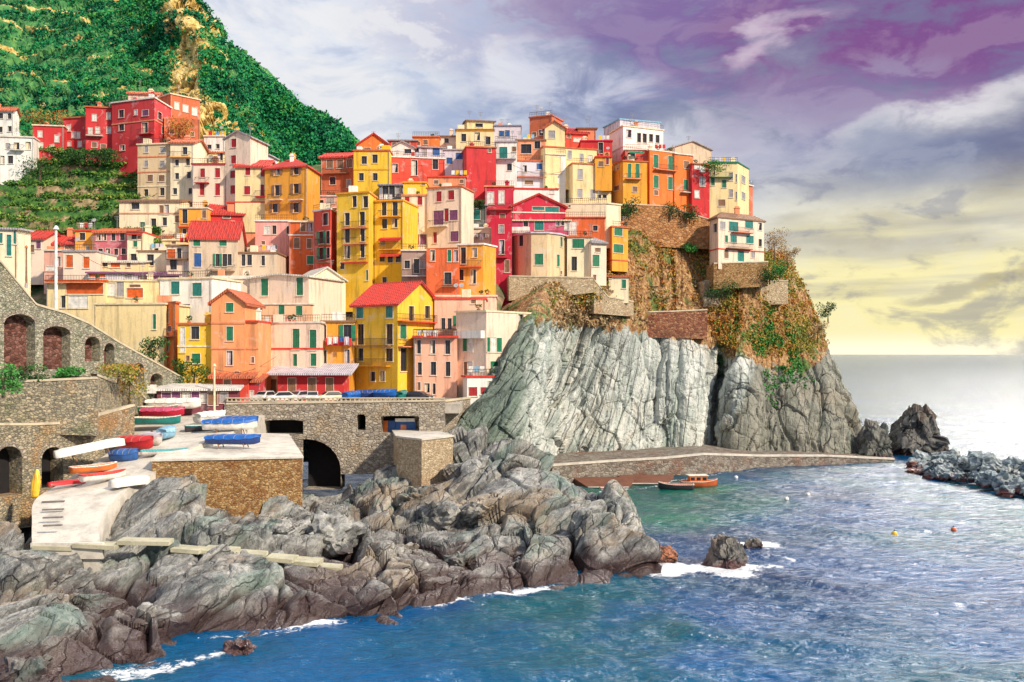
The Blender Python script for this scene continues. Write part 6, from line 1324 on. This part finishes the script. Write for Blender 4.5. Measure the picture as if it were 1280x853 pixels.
# buoys
def buoy(px, py, col, lb):
    Y = YW(py); E = empty('buoy', (xk(px, Y), Y, 0), 0, lb, 'buoy', 'mooring buoys in the bay'); V, Fc = ico(2); m = MB(); m.add(V*np.array((.33, .33, .33))+np.array((xk(px, Y), Y, .12)), [tuple(f) for f in Fc]); m.build('float', flat(CN[col], .4), E, smooth=True)
    m = MB(); m.tube((xk(px, Y), Y, .4), (xk(px, Y), Y, .62), .05); m.build('ring', M_iron, E)
buoy(1118, 669, 'yellow', 'yellow green buoy floating alone in the bright water of the bay')
buoy(920, 598, 'white', 'white buoy near the moored orange boat'); buoy(983, 625, 'white', 'white buoy in the middle of the green harbour water'); buoy(1010, 620, 'white', 'white buoy to the right of the middle one in the harbour'); buoy(1192, 664, 'rust', 'small red buoy farthest right in the bay')

# ------------------------------------------------------------------ shrubs and trees that stand alone
def shrub(label, px, py, Y, w, h, mat, seed, cat='shrub', grp=None, n=420, size=.2, trunk=True, name='shrub'):
    pos = P(px, py, Y); E = empty(name, pos, 0, label, cat, grp); r_ = np.random.RandomState(seed); k = 9
    k = 14; c = np.stack([r_.uniform(-.38, .38, k)*w, r_.uniform(-.3, .3, k)*w, r_.uniform(.08, .8, k)*h], 1)+pos
    n = int(n*2.2); size *= .72
    V, Fc, ti = leaves(c, np.stack([r_.uniform(.18, .3, k)*w, r_.uniform(.18, .3, k)*w, r_.uniform(.15, .26, k)*h], 1), n//k, size, seed)
    o = npmesh('foliage', V-pos, Fc, mat, smooth=False, attrs={'tint': ('FACE', ti)}); o.parent = E
    m = MB(); top = pos+[0, 0, h*.4]; m.tube(pos-[0, 0, .6], top, .09+w*.02, .05, 6)
    for q in c[:6]: m.tube(top, q, .05, .02, 5)
    m.build('trunk', flat((.12, .08, .05), .9), E)
BS = [('dark green bushy tree beside the blue grey parapet on the headland', 786, 272, 187, 5, 4.2, M_leaf), ('dark shrub under the left orange house with green shutters', 838, 272, 190.5, 4.4, 3.4, M_leaf), ('round dark shrub under the crimson slice house', 862, 276, 191, 4.2, 3.6, M_leaf),
 ('bright green bush at the right end of the headland garden', 975, 345, 190, 4.2, 3.6, M_green), ('dark low bush left of the bright green one on the headland', 962, 352, 189, 4.0, 3.0, M_leaf), ('reddish bush behind the pink and white house', 968, 322, 199, 6, 6.5, M_dry),
 ('leafless shrub sticking out from the sea end of the headland', 985, 330, 202, 4, 4.4, M_dry), ('green creeper bush in the middle of the scrubby headland', 862, 318, 191, 3, 2.4, M_green),
 ('dark bushes under the terrace wall of the headland, beside a hollow', 903, 372, 187, 7, 3.6, M_leaf), ('small tree below the pale yellow block at the end of the viaduct', 192, 452, 126, 4.2, 3.4, M_leaf), ('dark hedge in front of the yellow house by the restaurant', 243, 478, 128.2, 5.0, 3.2, M_leaf),
 ('dark shrub left of the pole beside the restaurant', 228, 474, 128.8, 3, 3, M_leaf), ('green shrub growing at the foot of the first viaduct arch', 32, 478, 99, 4, 2.2, M_leaf), ('fresh green plants on top of the buttress wall', 84, 474, 103.5, 3.4, 1.4, M_green), ('green bushes at the far left edge below the viaduct', 4, 490, 92, 3.2, 3, M_green),
 ('orange stained creeper on the end of the mossy wall', 162, 500, 112, 3.4, 4.6, M_scrub), ('yellow weeds on the buttress wall by the small arches', 148, 474, 108, 4, 2.0, M_scrub), ('garden shrub growing in front of the brown retaining house wall', 224, 172, 189, 5.5, 4, M_scrub),
 ('green hedge left on the terrace under the red houses', 100, 206, 190, 7, 3, M_leaf), ('pergola greenery in the middle of the terrace under the red houses', 125, 203, 189.5, 8, 2.6, M_leaf), ('grey olive tree below the small white house on the left', 50, 222, 186, 9, 5, M_leaf),
 ('straw coloured shrubs on the slope above the leftmost red house', 62, 158, 203, 10, 3.6, M_scrub), ('potted bushes on the roof between the cream houses', 235, 294, 172, 0.1, .1, M_leaf), ('dark green vine on the veranda in the centre of the village', 594, 262, 174, 3, 2, M_leaf),
 ('green vine over the roof pergola of the right cream end house', 893, 214, 194, 4.5, 2.4, M_green), ('windswept shrub low on the sea edge of the headland', 1022, 425, 203, 4, 4, M_dry), ('dark tuft on the seaward ridge of the headland', 1035, 400, 210, 4, 4, M_leaf)]
for i, (lb, px, py, Y, w, h, mt) in enumerate(BS):
    if w < 1: continue
    shrub(lb, px, py, Y, w, h, mt, 300+i, n=520 if w > 4.5 else 380)
